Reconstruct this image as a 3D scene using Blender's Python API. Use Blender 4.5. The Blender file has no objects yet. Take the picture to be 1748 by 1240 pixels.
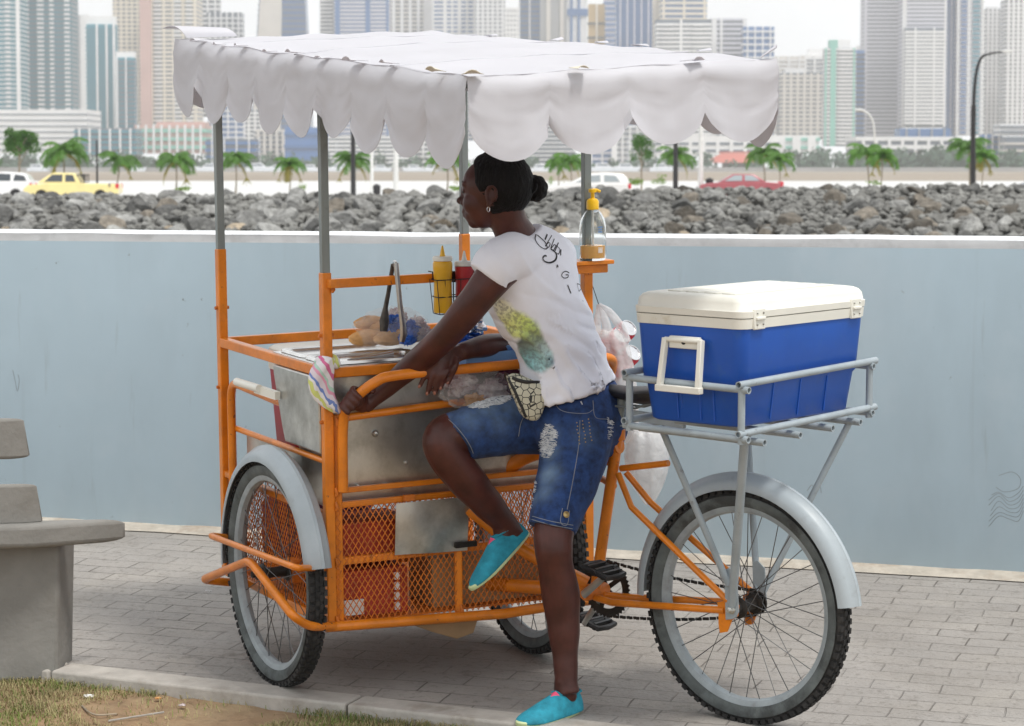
import bpy, bmesh, math, random
import numpy as np
from mathutils import Vector as V, Matrix
from mathutils.bvhtree import BVHTree
from mathutils import noise as MN
random.seed(11)
PI=math.pi; R=math.radians
D=bpy.data; SC=bpy.context.scene; COL=SC.collection

# ------------------------------------------------------------------ camera, sky, sun, exposure
FPX=4500.0; PITCH=math.atan(335/FPX); CH=1.555; SL=0.055; YG=7.4
cd=D.cameras.new('camera'); cam=D.objects.new('camera',cd); COL.objects.link(cam); SC.camera=cam
cd.sensor_width=36; cd.lens=36*FPX/1748; cd.clip_start=.1; cd.clip_end=20000
cam.location=(0,0,CH); cam.rotation_euler=(PI/2-PITCH,0,0)
cd.dof.use_dof=True; cd.dof.focus_distance=7.5; cd.dof.aperture_fstop=10.5
w=D.worlds.new('World'); SC.world=w; w.use_nodes=True
nt=w.node_tree; bg=nt.nodes['Background']
sky=nt.nodes.new('ShaderNodeTexSky'); sky.sky_type='NISHITA'; sky.sun_disc=False
SUN_EL=R(66); SUN_AZ=R(140)
sky.sun_elevation=SUN_EL; sky.sun_rotation=SUN_AZ; sky.dust_density=6; sky.air_density=1.4; sky.altitude=0
hs=nt.nodes.new('ShaderNodeHueSaturation'); hs.inputs['Saturation'].default_value=.14
nt.links.new(sky.outputs[0],hs.inputs['Color'])
tcn=nt.nodes.new('ShaderNodeTexCoord'); nz=nt.nodes.new('ShaderNodeTexNoise'); nz.inputs['Scale'].default_value=2.2; nz.inputs['Detail'].default_value=5
nt.links.new(tcn.outputs['Generated'],nz.inputs['Vector'])
mr=nt.nodes.new('ShaderNodeMapRange'); mr.inputs[1].default_value=.35; mr.inputs[2].default_value=.7; mr.inputs[3].default_value=.55; mr.inputs[4].default_value=.97
nt.links.new(nz.outputs[0],mr.inputs[0])
mx=nt.nodes.new('ShaderNodeMix'); mx.data_type='RGBA'; nt.links.new(mr.outputs[0],mx.inputs[0])
nt.links.new(hs.outputs[0],mx.inputs[6]); mx.inputs[7].default_value=(8.3,8.5,8.7,1)
sx=nt.nodes.new('ShaderNodeSeparateXYZ'); nt.links.new(tcn.outputs['Generated'],sx.inputs[0])
hz_=nt.nodes.new('ShaderNodeMapRange'); hz_.inputs[1].default_value=0; hz_.inputs[2].default_value=.35; hz_.inputs[3].default_value=1.30; hz_.inputs[4].default_value=1.0; nt.links.new(sx.outputs['Z'],hz_.inputs[0])
vmul=nt.nodes.new('ShaderNodeVectorMath'); vmul.operation='SCALE'; nt.links.new(mx.outputs[2],vmul.inputs[0]); nt.links.new(hz_.outputs[0],vmul.inputs['Scale'])
nt.links.new(vmul.outputs[0],bg.inputs['Color']); SC.cycles.volume_bounces=3; bg.inputs['Strength'].default_value=.121
sl=D.lights.new('sun','SUN'); sl.energy=1.95; sl.angle=R(10); sl.color=(1,.96,.9)
so=D.objects.new('sun',sl); COL.objects.link(so)
_az=SUN_AZ; sd=V((math.sin(_az)*math.cos(SUN_EL),math.cos(_az)*math.cos(SUN_EL),math.sin(SUN_EL)))
so.rotation_euler=sd.to_track_quat('Z','Y').to_euler(); so.location=(0,-5,12)
SC.view_settings.view_transform='Standard'; SC.view_settings.look='None'; SC.view_settings.exposure=0.25; SC.view_settings.gamma=1
SC.view_settings.use_curve_mapping=False

# ------------------------------------------------------------------ survey helpers: rays, planes and local frames
CP=V((0,0,CH)); FW=V((0,math.cos(PITCH),-math.sin(PITCH))); UP=V((0,math.sin(PITCH),math.cos(PITCH))); RX=V((1,0,0))
def ray(x,y): return FW+RX*((x-874)/FPX)+UP*((620-y)/FPX)
def at(x,y,Y): r=ray(x,y); return CP+r*(Y/r.y)
def gz(Y): return SL*(Y-YG)
def ground(x,y):
    r=ray(x,y); return CP+r*((CH+SL*YG)/(SL*r.y-r.z))
class Fr:
    def __init__(s,o,X,Z):
        s.o=V(o); X=V(X).normalized(); Z=V(Z); Z=(Z-X*Z.dot(X)).normalized(); Y=Z.cross(X)
        s.X,s.Y,s.Z=X,Y,Z
    def w(s,p): return s.o+s.X*p[0]+s.Y*p[1]+s.Z*p[2]
    def l(s,P): d=V(P)-s.o; return V((d.dot(s.X),d.dot(s.Y),d.dot(s.Z)))
    def pt(s,x,y,ax,val):
        r=ray(x,y); rl=V((r.dot(s.X),r.dot(s.Y),r.dot(s.Z))); c=s.l(CP); i='xyz'.index(ax)
        return c+rl*((val-c[i])/rl[i])
    def at(s,p,X=None,Z=None): return Fr(s.w(p),s.X if X is None else s.X*X[0]+s.Y*X[1]+s.Z*X[2], s.Z if Z is None else s.X*Z[0]+s.Y*Z[1]+s.Z*Z[2])
WORLD=Fr((0,0,0),(1,0,0),(0,0,1))
CART=Fr(at(565,1070,7.56),(.891,.454,.033),(-.007,-.057,.998))
BE=R(40)
BIKE=Fr(ground(1272,1231),(-math.cos(BE),math.sin(BE),SL*math.sin(BE)),(0,-SL,1))
BIKE=Fr(BIKE.o,BIKE.X,BIKE.Z)
# note: BIKE x = heading (to the left and away), y = toward the camera side is negative of the far normal
if BIKE.Y.y<0: FARY=-1
else: FARY=1

# ------------------------------------------------------------------ materials
def mat(name,col,rough=.6,metal=0,var=.12,scale=8,bump=0,bscale=None,col2=None,spec=.5,trans=0,alpha=1,emit=None,sss=0,coat=0,stretch=None,detail=6,obrand=0,sheen=0,ior=1.45):
    m=D.materials.new(name); m.use_nodes=True; n=m.node_tree; b=n.nodes['Principled BSDF']
    b.inputs['Roughness'].default_value=rough; b.inputs['Metallic'].default_value=metal
    b.inputs['Specular IOR Level'].default_value=spec; b.inputs['Transmission Weight'].default_value=trans; b.inputs['IOR'].default_value=ior
    b.inputs['Alpha'].default_value=alpha; b.inputs['Coat Weight'].default_value=coat; b.inputs['Sheen Weight'].default_value=sheen
    if sss: b.inputs['Subsurface Weight'].default_value=sss; b.inputs['Subsurface Radius'].default_value=(.3,.12,.06); b.inputs['Subsurface Scale'].default_value=.02
    tc=n.nodes.new('ShaderNodeTexCoord'); mp=n.nodes.new('ShaderNodeMapping'); n.links.new(tc.outputs['Object'],mp.inputs[0])
    if stretch: mp.inputs['Scale'].default_value=stretch
    t=n.nodes.new('ShaderNodeTexNoise'); t.inputs['Scale'].default_value=scale; t.inputs['Detail'].default_value=detail; t.inputs['Roughness'].default_value=.6
    n.links.new(mp.outputs[0],t.inputs['Vector'])
    c=V(col); c1=c*(1-var*1.6); c2=V(col2) if col2 else c*(1+var*1.6)
    rp=n.nodes.new('ShaderNodeValToRGB'); rp.color_ramp.elements[0].position=.3; rp.color_ramp.elements[1].position=.7
    rp.color_ramp.elements[0].color=(*c1,1); rp.color_ramp.elements[1].color=(*c2,1)
    n.links.new(t.outputs[0],rp.inputs[0]); out=rp.outputs[0]
    if obrand:
        oi=n.nodes.new('ShaderNodeObjectInfo'); h=n.nodes.new('ShaderNodeHueSaturation')
        mrr=n.nodes.new('ShaderNodeMapRange'); mrr.inputs[3].default_value=1-obrand; mrr.inputs[4].default_value=1+obrand
        n.links.new(oi.outputs['Random'],mrr.inputs[0]); n.links.new(mrr.outputs[0],h.inputs['Value']); n.links.new(out,h.inputs['Color']); out=h.outputs[0]
    n.links.new(out,b.inputs['Base Color'])
    if bump:
        t2=n.nodes.new('ShaderNodeTexNoise'); t2.inputs['Scale'].default_value=bscale or scale*4; t2.inputs['Detail'].default_value=8
        n.links.new(mp.outputs[0],t2.inputs['Vector'])
        bp=n.nodes.new('ShaderNodeBump'); bp.inputs['Strength'].default_value=min(1,bump*10); bp.inputs['Distance'].default_value=bump*.1
        n.links.new(t2.outputs[0],bp.inputs['Height']); n.links.new(bp.outputs[0],b.inputs['Normal'])
    if emit: b.inputs['Emission Color'].default_value=(*emit,1); b.inputs['Emission Strength'].default_value=1
    m['out']=0
    return m
def nodes(m): return m.node_tree.nodes, m.node_tree.links, m.node_tree.nodes['Principled BSDF']
def stains(m,dirt,scale=5,lo=.52,hi=.68,amt=.7,stretch=None):
    """a second, patchy colour layer over a material's base colour"""
    n,l,b=nodes(m); src=b.inputs['Base Color'].links[0].from_socket
    tc=n.new('ShaderNodeTexCoord'); mp=n.new('ShaderNodeMapping'); l.new(tc.outputs['Object'],mp.inputs[0])
    if stretch: mp.inputs['Scale'].default_value=stretch
    t=n.new('ShaderNodeTexNoise'); t.inputs['Scale'].default_value=scale; t.inputs['Detail'].default_value=9; t.inputs['Roughness'].default_value=.65; t.noise_dimensions='4D'; t.inputs['W'].default_value=random.random()*9
    l.new(mp.outputs[0],t.inputs['Vector'])
    r=n.new('ShaderNodeMapRange'); r.inputs[1].default_value=lo; r.inputs[2].default_value=hi; r.inputs[4].default_value=amt; l.new(t.outputs[0],r.inputs[0])
    x=n.new('ShaderNodeMix'); x.data_type='RGBA'; l.new(r.outputs[0],x.inputs[0]); l.new(src,x.inputs[6]); x.inputs[7].default_value=(*dirt,1)
    l.new(x.outputs[2],b.inputs['Base Color']); return m
M={}
M['orange']=stains(stains(stains(mat('orange paint',(.70,.205,.010),.33,var=.12,scale=9,bump=.02,bscale=45,spec=.5,coat=.15),(.40,.12,.02),14,.52,.7,.55),(.80,.34,.10),9,.58,.75,.45),(.13,.05,.025),48,.63,.67,.85)
M['orange_rust']=stains(mat('worn orange paint',(.60,.165,.016),.55,var=.14,scale=16,bump=.02,bscale=70),(.22,.07,.03),26,.52,.68,.7)
M['galv']=stains(mat('galvanised pole',(.23,.255,.25),.45,metal=.3,var=.12,scale=12,stretch=(1,1,.2)),(.09,.08,.07),30,.58,.7,.5)
M['greypaint']=stains(mat('grey blue paint',(.32,.37,.40),.42,var=.08,scale=12,bump=.01,bscale=60),(.12,.10,.09),28,.61,.7,.7)
M['fender']=stains(mat('fender grey paint',(.36,.41,.44),.35,var=.07,scale=6,bump=.008),(.2,.2,.2),14,.56,.74,.5)
M['rim']=stains(mat('painted rim',(.30,.34,.36),.4,var=.1,scale=20),(.14,.13,.12),18,.55,.7,.5)
M['tyre']=stains(mat('tyre rubber',(.022,.022,.022),.85,var=.3,scale=30,bump=.02),(.09,.085,.08),16,.5,.75,.5)
M['sidewall']=stains(mat('dusty tyre sidewall',(.10,.115,.115),.75,var=.25,scale=14),(.03,.03,.03),10,.5,.62,.7)
M['spoke']=mat('spoke steel',(.14,.14,.14),.35,metal=.8)
M['black']=mat('black plastic',(.02,.02,.021),.45,var=.2,scale=20)
M['blackmetal']=stains(mat('greasy black steel',(.03,.028,.026),.5,metal=.5),(.09,.06,.04),30,.5,.7,.5)
M['steel']=stains(mat('scuffed steel sheet',(.60,.60,.57),.34,metal=.85,var=.16,scale=5,bump=.02,bscale=7,stretch=(1,1,.6)),(.16,.15,.12),6,.46,.7,.75)
n,l,b=nodes(M['steel'])
M['pan']=mat('bright pan steel',(.72,.71,.69),.2,metal=1,var=.1,scale=12,bump=.006,bscale=20)
M['cloth_white']=stains(mat('white vinyl canopy',(.68,.68,.715),.5,var=.03,scale=3,bump=.03,bscale=5,sss=0),(.52,.46,.36),7,.62,.8,.35,(1,1,.5))
n,l,b=nodes(M['cloth_white'])
tcc=n.new('ShaderNodeTexCoord'); rg=n.new('ShaderNodeTexNoise'); rg.noise_type='RIDGED_MULTIFRACTAL'; rg.inputs['Scale'].default_value=3.2; rg.inputs['Detail'].default_value=3; rg.inputs['Distortion'].default_value=.6
l.new(tcc.outputs['Object'],rg.inputs['Vector']); bpp=n.new('ShaderNodeBump'); bpp.inputs['Strength'].default_value=.35; bpp.inputs['Distance'].default_value=.006; l.new(rg.outputs[0],bpp.inputs['Height'])
ob_=b.inputs['Normal'].links[0].from_socket; l.new(ob_,bpp.inputs['Normal']); l.new(bpp.outputs[0],b.inputs['Normal'])
tr=n.new('ShaderNodeBsdfTranslucent'); tr.inputs[0].default_value=(.74,.72,.76,1); mxs=n.new('ShaderNodeMixShader'); mxs.inputs[0].default_value=.33
out=[q for q in n if q.type=='OUTPUT_MATERIAL'][0]; l.new(b.outputs[0],mxs.inputs[1]); l.new(tr.outputs[0],mxs.inputs[2]); l.new(mxs.outputs[0],out.inputs[0])
M['tab']=mat('yellowed vinyl tab',(.62,.58,.47),.5,var=.12,scale=20)
M['skin']=mat('dark brown skin',(.068,.0195,.0140),.40,var=.22,scale=14,bump=.012,bscale=120,sss=.06,spec=.45)
M['hair']=mat('black hair',(.005,.0045,.005),.62,var=.5,scale=60,bump=.10,bscale=150,stretch=(1,1,.2),spec=.22)
M['nail']=mat('fingernail',(.30,.12,.08),.3)
M['shirt']=mat('white cotton shirt',(.82,.835,.91),.85,var=.02,scale=10,bump=.02,bscale=30,sheen=.05)
M['ink']=mat('dark print ink',(.03,.03,.035),.8)
M['denim']=mat('blue denim',(.011,.037,.130),.85,var=.35,scale=45,bump=.02,bscale=120,sheen=.04)
M['thread']=mat('frayed white thread',(.62,.64,.66),.9,var=.15,scale=60)
M['stitch']=mat('pale stitching',(.22,.24,.27),.8)
M['brass']=mat('brass button',(.45,.33,.15),.35,metal=.9)
M['shoe']=mat('turquoise canvas',(.022,.27,.37),.8,var=.18,scale=35,bump=.02,bscale=150)
M['sole']=mat('pale lime rubber sole',(.62,.72,.40),.55,var=.08)
M['solew']=mat('pale rubber sole',(.70,.74,.66),.55,var=.05)
M['pink']=mat('pink elastic',(.72,.08,.17),.7,var=.1,scale=60)
M['blue_plastic']=stains(mat('blue cooler plastic',(.013,.09,.44),.38,var=.07,scale=4,bump=.006,bscale=90),(.04,.12,.34),26,.56,.7,.45)
M['cream_plastic']=stains(mat('cream cooler plastic',(.74,.73,.66),.4,var=.03,scale=6),(.46,.38,.22),9,.63,.76,.55)
M['red_plastic']=mat('dark red plastic',(.38,.018,.035),.4,var=.1,scale=8)
M['mustard']=mat('mustard yellow plastic',(.72,.40,.02),.35,var=.08,scale=14,spec=.5)
M['ketchup']=mat('ketchup red plastic',(.45,.03,.04),.3,var=.08,scale=14)
M['yellowpump']=mat('yellow pump plastic',(.85,.50,.01),.35,var=.04)
M['white_plastic']=mat('white plastic',(.72,.72,.68),.4,var=.05)
M['lightblue']=mat('light blue plastic',(.16,.33,.62),.4,var=.06,scale=6)
M['clear']=mat('clear plastic',(.95,.97,.97),.06,trans=1,var=0,ior=1.2)
M['amber']=mat('amber liquid soap',(.92,.47,.13),.1,trans=.1,var=0.02,ior=1.33)
def film(name,col,a,rough=.25):
    m=mat(name,col,rough,var=.06,scale=18,bump=.12,bscale=22,alpha=a,spec=.7); return m
M['film']=film('thin white plastic film',(.84,.84,.84),.50)
M['filmclear']=film('clear wrinkled film',(.85,.85,.84),.20,.15)
M['bread']=mat('golden bread roll',(.62,.33,.12),.7,var=.2,scale=20)
M['bluefoil']=mat('blue wrapper',(.02,.10,.42),.3,var=.4,scale=30)
M['pinkwrap']=mat('pink and white wrapper',(.70,.35,.40),.4,var=.4,scale=25,col2=(.85,.8,.78))
M['foil']=mat('aluminium foil',(.8,.8,.82),.22,metal=1,var=.15,scale=30,bump=.15,bscale=40)
M['cardboard']=mat('cardboard',(.34,.22,.12),.85,var=.1,scale=9)
M['redbox']=mat('red printed carton',(.42,.055,.028),.7,var=.15,scale=12)
M['purple']=mat('dark purple sack',(.12,.02,.06),.8,var=.4,scale=10)
M['cocacan']=mat('red drink can',(.62,.02,.05),.25,metal=.3,var=.05)
M['canlid']=mat('aluminium can lid',(.75,.75,.76),.25,metal=1)
M['concrete']=stains(mat('bench concrete',(.225,.22,.205),.85,var=.08,scale=6,bump=.05,bscale=45),(.17,.16,.14),7,.5,.72,.5)
M['kerb']=stains(mat('kerb concrete',(.40,.375,.34),.9,var=.1,scale=12,bump=.05,bscale=60),(.22,.19,.15),9,.52,.7,.6)
M['wallcap']=stains(mat('white wall paint',(.66,.68,.70),.7,var=.05,scale=6,bump=.06,bscale=14),(.36,.38,.39),7,.55,.75,.6)
# ------------------------------------------------------------------ mesh collector: everything in world space, linked as ONE object
class MB:
    def __init__(s): s.v=[]; s.f=[]; s.fl=[]   # fl: flat-face flags unused
    def add(s,vs,fs):
        k=len(s.v); s.v+= [V(q) for q in vs]; s.f+= [tuple(i+k for i in f) for f in fs]; return s
    def box(s,fr,lo,hi):
        x0,y0,z0=lo;x1,y1,z1=hi
        p=[fr.w(q) for q in ((x0,y0,z0),(x1,y0,z0),(x1,y1,z0),(x0,y1,z0),(x0,y0,z1),(x1,y0,z1),(x1,y1,z1),(x0,y1,z1))]
        return s.add(p,[(0,3,2,1),(4,5,6,7),(0,1,5,4),(1,2,6,5),(2,3,7,6),(3,0,4,7)])
    def hexa(s,p): return s.add(p,[(0,3,2,1),(4,5,6,7),(0,1,5,4),(1,2,6,5),(2,3,7,6),(3,0,4,7)])
    def bar(s,a,b,w,h=None,up=(0,0,1)):
        a=V(a);b=V(b);h=h or w; d=(b-a).normalized(); u=V(up); u=(u-d*u.dot(d)).normalized(); sd=d.cross(u)
        p=[]
        for q in (a,b):
            p+=[q-sd*w/2-u*h/2,q+sd*w/2-u*h/2,q+sd*w/2+u*h/2,q-sd*w/2+u*h/2]
        return s.add(p,[(0,3,2,1),(4,5,6,7),(0,1,5,4),(1,2,6,5),(2,3,7,6),(3,0,4,7)])
    def tube(s,pts,r,seg=10,closed=False,caps=True,ell=None,ref=None):
        pts=[V(p) for p in pts]; n=len(pts); rr=list(r) if isinstance(r,(list,tuple)) else [r]*n
        T=[]
        for i in range(n):
            if closed: t=pts[(i+1)%n]-pts[i-1]
            else: t=pts[min(i+1,n-1)]-pts[max(i-1,0)]
            T.append(t.normalized() if t.length>1e-9 else V((0,0,1)))
        a=V(ref) if ref else (V((0,0,1)) if abs(T[0].z)<.9 else V((1,0,0)))
        N=(a-T[0]*a.dot(T[0])).normalized(); vs=[]
        for i in range(n):
            N=(N-T[i]*N.dot(T[i])).normalized(); B=T[i].cross(N); e=ell[i] if isinstance(ell,(list,tuple)) else (ell or 1)
            for k in range(seg):
                an=2*PI*k/seg; vs.append(pts[i]+N*(math.cos(an)*rr[i])+B*(math.sin(an)*rr[i]*e))
        fs=[]
        m=n if closed else n-1
        for i in range(m):
            j=(i+1)%n
            for k in range(seg):
                l=(k+1)%seg; fs.append((i*seg+k,i*seg+l,j*seg+l,j*seg+k))
        if caps and not closed: fs.append(tuple(range(seg-1,-1,-1))); fs.append(tuple((n-1)*seg+k for k in range(seg)))
        return s.add(vs,fs)
    def rings(s,rs,caps=True,closed=False):
        m=len(rs[0]); vs=[q for r in rs for q in r]; fs=[]; n=len(rs)
        for i in range(n if closed else n-1):
            j=(i+1)%n
            for k in range(m):
                l=(k+1)%m; fs.append((i*m+k,i*m+l,j*m+l,j*m+k))
        if caps and not closed: fs.append(tuple(range(m-1,-1,-1))); fs.append(tuple((n-1)*m+k for k in range(m)))
        return s.add(vs,fs)
    def lathe(s,fr,prof,seg=24,caps=True,a0=0):
        return s.rings([[fr.w((r*math.cos(a0+2*PI*k/seg),r*math.sin(a0+2*PI*k/seg),z)) for k in range(seg)] for r,z in prof],caps)
    def grid(s,pts):
        n=len(pts);m=len(pts[0]); return s.add([q for r in pts for q in r],[(i*m+j,i*m+j+1,(i+1)*m+j+1,(i+1)*m+j) for i in range(n-1) for j in range(m-1)])
    def sphere(s,c,r,su=16,sv=10,fr=WORLD):
        rx,ry,rz=(r,r,r) if not isinstance(r,(tuple,list)) else r; c=V(c)
        vs=[c+fr.Z*rz]; fs=[]
        for i in range(1,sv):
            t=PI*i/sv
            for k in range(su): a=2*PI*k/su; vs.append(c+fr.X*(rx*math.sin(t)*math.cos(a))+fr.Y*(ry*math.sin(t)*math.sin(a))+fr.Z*(rz*math.cos(t)))
        vs.append(c-fr.Z*rz)
        for k in range(su): fs.append((0,1+k,1+(k+1)%su))
        for i in range(sv-2):
            for k in range(su): a=1+i*su; fs.append((a+k,a+su+k,a+su+(k+1)%su,a+(k+1)%su))
        e=len(vs)-1;a=1+(sv-2)*su
        for k in range(su): fs.append((a+k,e,a+(k+1)%su))
        return s.add(vs,fs)
    def prism(s,fr,poly,y0,y1):
        """polygon in the frame's x-z plane, thick along y"""
        n=len(poly); vs=[fr.w((x,y0,z)) for x,z in poly]+[fr.w((x,y1,z)) for x,z in poly]
        return s.add(vs,[tuple(range(n)),tuple(range(2*n-1,n-1,-1))]+[(i,i+n,(i+1)%n+n,(i+1)%n) for i in range(n)])
    def build(s,name,m,parent=None,bevel=0,seg=2,smooth=True,sharp=40,loc=None,solid=0,subd=0,weld=0):
        me=D.meshes.new(name); 
        if parent is not None: o0=V(WL[parent.name])
        elif loc is not None: o0=V(loc)
        else:
            xs=[v.x for v in s.v];ys=[v.y for v in s.v];o0=V(((min(xs)+max(xs))/2,(min(ys)+max(ys))/2,min(v.z for v in s.v)))
        me.from_pydata([v-o0 for v in s.v],[],s.f); me.validate()
        bm=bmesh.new(); bm.from_mesh(me); 
        if weld: bmesh.ops.remove_doubles(bm,verts=bm.verts,dist=weld)
        bmesh.ops.recalc_face_normals(bm,faces=bm.faces); bm.to_mesh(me); bm.free()
        o=D.objects.new(name,me); COL.objects.link(o)
        if parent is not None: o.parent=parent
        else: o.location=o0
        WL[o.name]=o0
        if isinstance(m,str): m=M[m]
        me.materials.append(m)
        if smooth:
            me.shade_smooth(); me.set_sharp_from_angle(angle=R(sharp))
        if subd: q=o.modifiers.new('s','SUBSURF'); q.levels=q.render_levels=subd
        if solid: q=o.modifiers.new('t','SOLIDIFY'); q.thickness=solid; q.offset=0; q=o.modifiers.new('e','EDGE_SPLIT'); q.split_angle=R(45)
        if bevel: q=o.modifiers.new('b','BEVEL'); q.width=bevel; q.segments=seg; q.limit_method='ANGLE'; q.angle_limit=R(35); q.harden_normals=False
        return o
WL={}
def tag(o,label=None,cat=None,group=None,kind=None):
    if label: o['label']=label
    if cat: o['category']=cat
    if group: o['group']=group
    if kind: o['kind']=kind
    return o
def thing(name,loc,label,cat,group=None):
    o=D.objects.new(name,None); COL.objects.link(o); o.location=loc; WL[o.name]=V(loc); o.empty_display_size=.1
    return tag(o,label,cat,group)
def struct(o): o['kind']='structure'; return o
def copyobj(o,parent=None,loc=None):
    c=o.copy(); COL.objects.link(c)
    if parent is not None: c.parent=parent
    if loc is not None: c.location=loc
    WL[c.name]=WL[o.name]
    return c
def fillet(pts,r,n=5):
    pts=[V(p) for p in pts]; out=[pts[0]]
    for i in range(1,len(pts)-1):
        a,b,c=pts[i-1],pts[i],pts[i+1]; d1=(a-b);d2=(c-b); l=min(r,d1.length*.49,d2.length*.49)
        p1=b+d1.normalized()*l;p2=b+d2.normalized()*l
        for k in range(n+1):
            t=k/n; out.append(p1*(1-t)**2+b*2*t*(1-t)+p2*t*t)
    out.append(pts[-1]); return out
def spline(pts,n=6):
    pts=[V(p) for p in pts]; out=[]; q=[pts[0]*2-pts[1]]+pts+[pts[-1]*2-pts[-2]]
    for i in range(1,len(q)-2):
        for k in range(n):
            t=k/n; a,b,c,d=q[i-1],q[i],q[i+1],q[i+2]
            out.append(.5*((2*b)+(c-a)*t+(2*a-5*b+4*c-d)*t*t+(3*b-a-3*c+d)*t**3))
    out.append(pts[-1]); return out
def lerps(vals,n):
    out=[]
    for i in range(len(vals)-1):
        for k in range(n):
            t=k/n; t=t*t*(3-2*t); out.append(vals[i]*(1-t)+vals[i+1]*t)
    out.append(vals[-1]); return out
def bake(o):
    """replace an object's mesh by its evaluated one"""
    dg=bpy.context.evaluated_depsgraph_get(); dg.update(); me=D.meshes.new_from_object(o.evaluated_get(dg)); o.modifiers.clear(); o.data=me; return o

# ------------------------------------------------------------------ THE SETTING: sloping paved walk, kerb, verge, wall
def brickmat():
    m=mat('grey paving brick',(.31,.292,.272),.9,var=.07,scale=2.2,bump=0)
    n,l,b=nodes(m); src=b.inputs['Base Color'].links[0].from_socket
    tc=n.new('ShaderNodeTexCoord'); mp=n.new('ShaderNodeMapping'); mp.inputs['Rotation'].default_value=(0,0,R(17)); l.new(tc.outputs['Object'],mp.inputs[0])
    # slight warp so courses are not ruler straight
    wn=n.new('ShaderNodeTexNoise'); wn.inputs['Scale'].default_value=1.6; wn.inputs['Detail'].default_value=4; l.new(mp.outputs[0],wn.inputs['Vector'])
    vm=n.new('ShaderNodeVectorMath'); vm.operation='MULTIPLY_ADD'; l.new(wn.outputs['Color'],vm.inputs[0]); vm.inputs[1].default_value=(.06,.06,0); l.new(mp.outputs[0],vm.inputs[2])
    br=n.new('ShaderNodeTexBrick'); br.inputs['Scale'].default_value=1; br.inputs['Brick Width'].default_value=.21; br.inputs['Row Height'].default_value=.105
    br.inputs['Mortar Size'].default_value=.003; br.inputs['Mortar Smooth'].default_value=.5; br.inputs['Bias'].default_value=0
    br.inputs['Color1'].default_value=(.90,.90,.90,1); br.inputs['Color2'].default_value=(1.07,1.06,1.04,1); br.inputs['Mortar'].default_value=(.40,.38,.36,1)
    l.new(vm.outputs[0],br.inputs['Vector'])
    # joints filled with sand in patches
    sn=n.new('ShaderNodeTexNoise'); sn.inputs['Scale'].default_value=3.1; sn.inputs['Detail'].default_value=5; l.new(mp.outputs[0],sn.inputs['Vector'])
    sm=n.new('ShaderNodeMapRange'); sm.inputs[1].default_value=.42; sm.inputs[2].default_value=.62; sm.inputs[3].default_value=.15; sm.inputs[4].default_value=1; l.new(sn.outputs[0],sm.inputs[0])
    fc=n.new('ShaderNodeMix'); fc.data_type='RGBA'; fc.inputs[6].default_value=(.97,.97,.97,1); l.new(br.outputs['Color'],fc.inputs[7]); l.new(sm.outputs[0],fc.inputs[0])
    mu=n.new('ShaderNodeMix'); mu.data_type='RGBA'; mu.blend_type='MULTIPLY'; mu.inputs[0].default_value=1; l.new(src,mu.inputs[6]); l.new(fc.outputs[2],mu.inputs[7])
    l.new(mu.outputs[2],b.inputs['Base Color'])
    gn=n.new('ShaderNodeTexNoise'); gn.inputs['Scale'].default_value=70; gn.inputs['Detail'].default_value=8; l.new(mp.outputs[0],gn.inputs['Vector'])
    inv=n.new('ShaderNodeMath'); inv.operation='MULTIPLY_ADD'; l.new(br.outputs['Fac'],inv.inputs[0]); inv.inputs[1].default_value=-1.2; l.new(gn.outputs[0],inv.inputs[2])
    bp=n.new('ShaderNodeBump'); bp.inputs['Strength'].default_value=.8; bp.inputs['Distance'].default_value=.007; l.new(inv.outputs[0],bp.inputs['Height']); l.new(bp.outputs[0],b.inputs['Normal'])
    return stains(stains(stains(stains(m,(.20,.18,.155),1.3,.46,.70,.6),(.40,.37,.32),2.7,.55,.75,.35),(.12,.105,.09),16,.57,.70,.55),(.13,.115,.10),55,.54,.66,.5)
M['brick']=brickmat()
M['dirt']=stains(stains(mat('dry brown dirt',(.25,.165,.095),.95,var=.16,scale=9,bump=.12,bscale=26),(.36,.27,.16),5,.48,.66,.6),(.11,.075,.045),17,.55,.72,.55)
KD=V((1.611,-.684,0)).normalized(); K0=V((-1.354,7.991,0))           # line of the kerb's paved edge
KN=V((-KD.y,KD.x,0)); 
if KN.y<0: KN=-KN                                                    # away from the camera
def kp(t,off,dz=0):
    p=K0+KD*t+KN*off; return V((p.x,p.y,gz(p.y)+dz))
WD=V((3.313,-.938,0)).normalized(); W0=V((-1.4955,10.2147,0)); WN=V((-WD.y,WD.x,0))
def wp(t,off=0,z=None):
    p=W0+WD*t+WN*off; return V((p.x,p.y,gz(p.y) if z is None else z))
# terrain sheet far below and behind everything
mb=MB(); mb.add([V((-9000,-60,-.6)),V((9000,-60,-.6)),V((9000,9000,-.6)),V((-9000,9000,-.6))],[(0,1,2,3)])
M['earth']=mat('distant ground',(.20,.18,.14),.95,var=.15,scale=.05)
struct(mb.build('ground','earth',loc=(0,0,-.6)))
mb=MB(); g=[]
for i in range(61):
    t=-14+i*.5; g.append([kp(t,.0),kp(t,.7),kp(t,1.4),wp(t-.2,-.1),wp(t-.2,.12)])
mb.grid(g); struct(mb.build('pavement','brick',loc=(0,7.4,0)))
mb=MB(); g=[]
t=-14.0
while t<16:
    L=1.0; a=t+.004; b=t+L-.004
    jz=random.uniform(-.003,.003)
    p=[kp(a,-.115,-.12),kp(b,-.115,-.12),kp(b,-.001,-.12),kp(a,-.001,-.12),kp(a,-.115,.006+jz),kp(b,-.115,.006+jz),kp(b,-.001,.006+jz),kp(a,-.001,.006+jz)]
    mb.hexa(p); t+=L
struct(mb.build('kerb','kerb',bevel=.008,seg=3))
mb=MB(); g=[]
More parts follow.
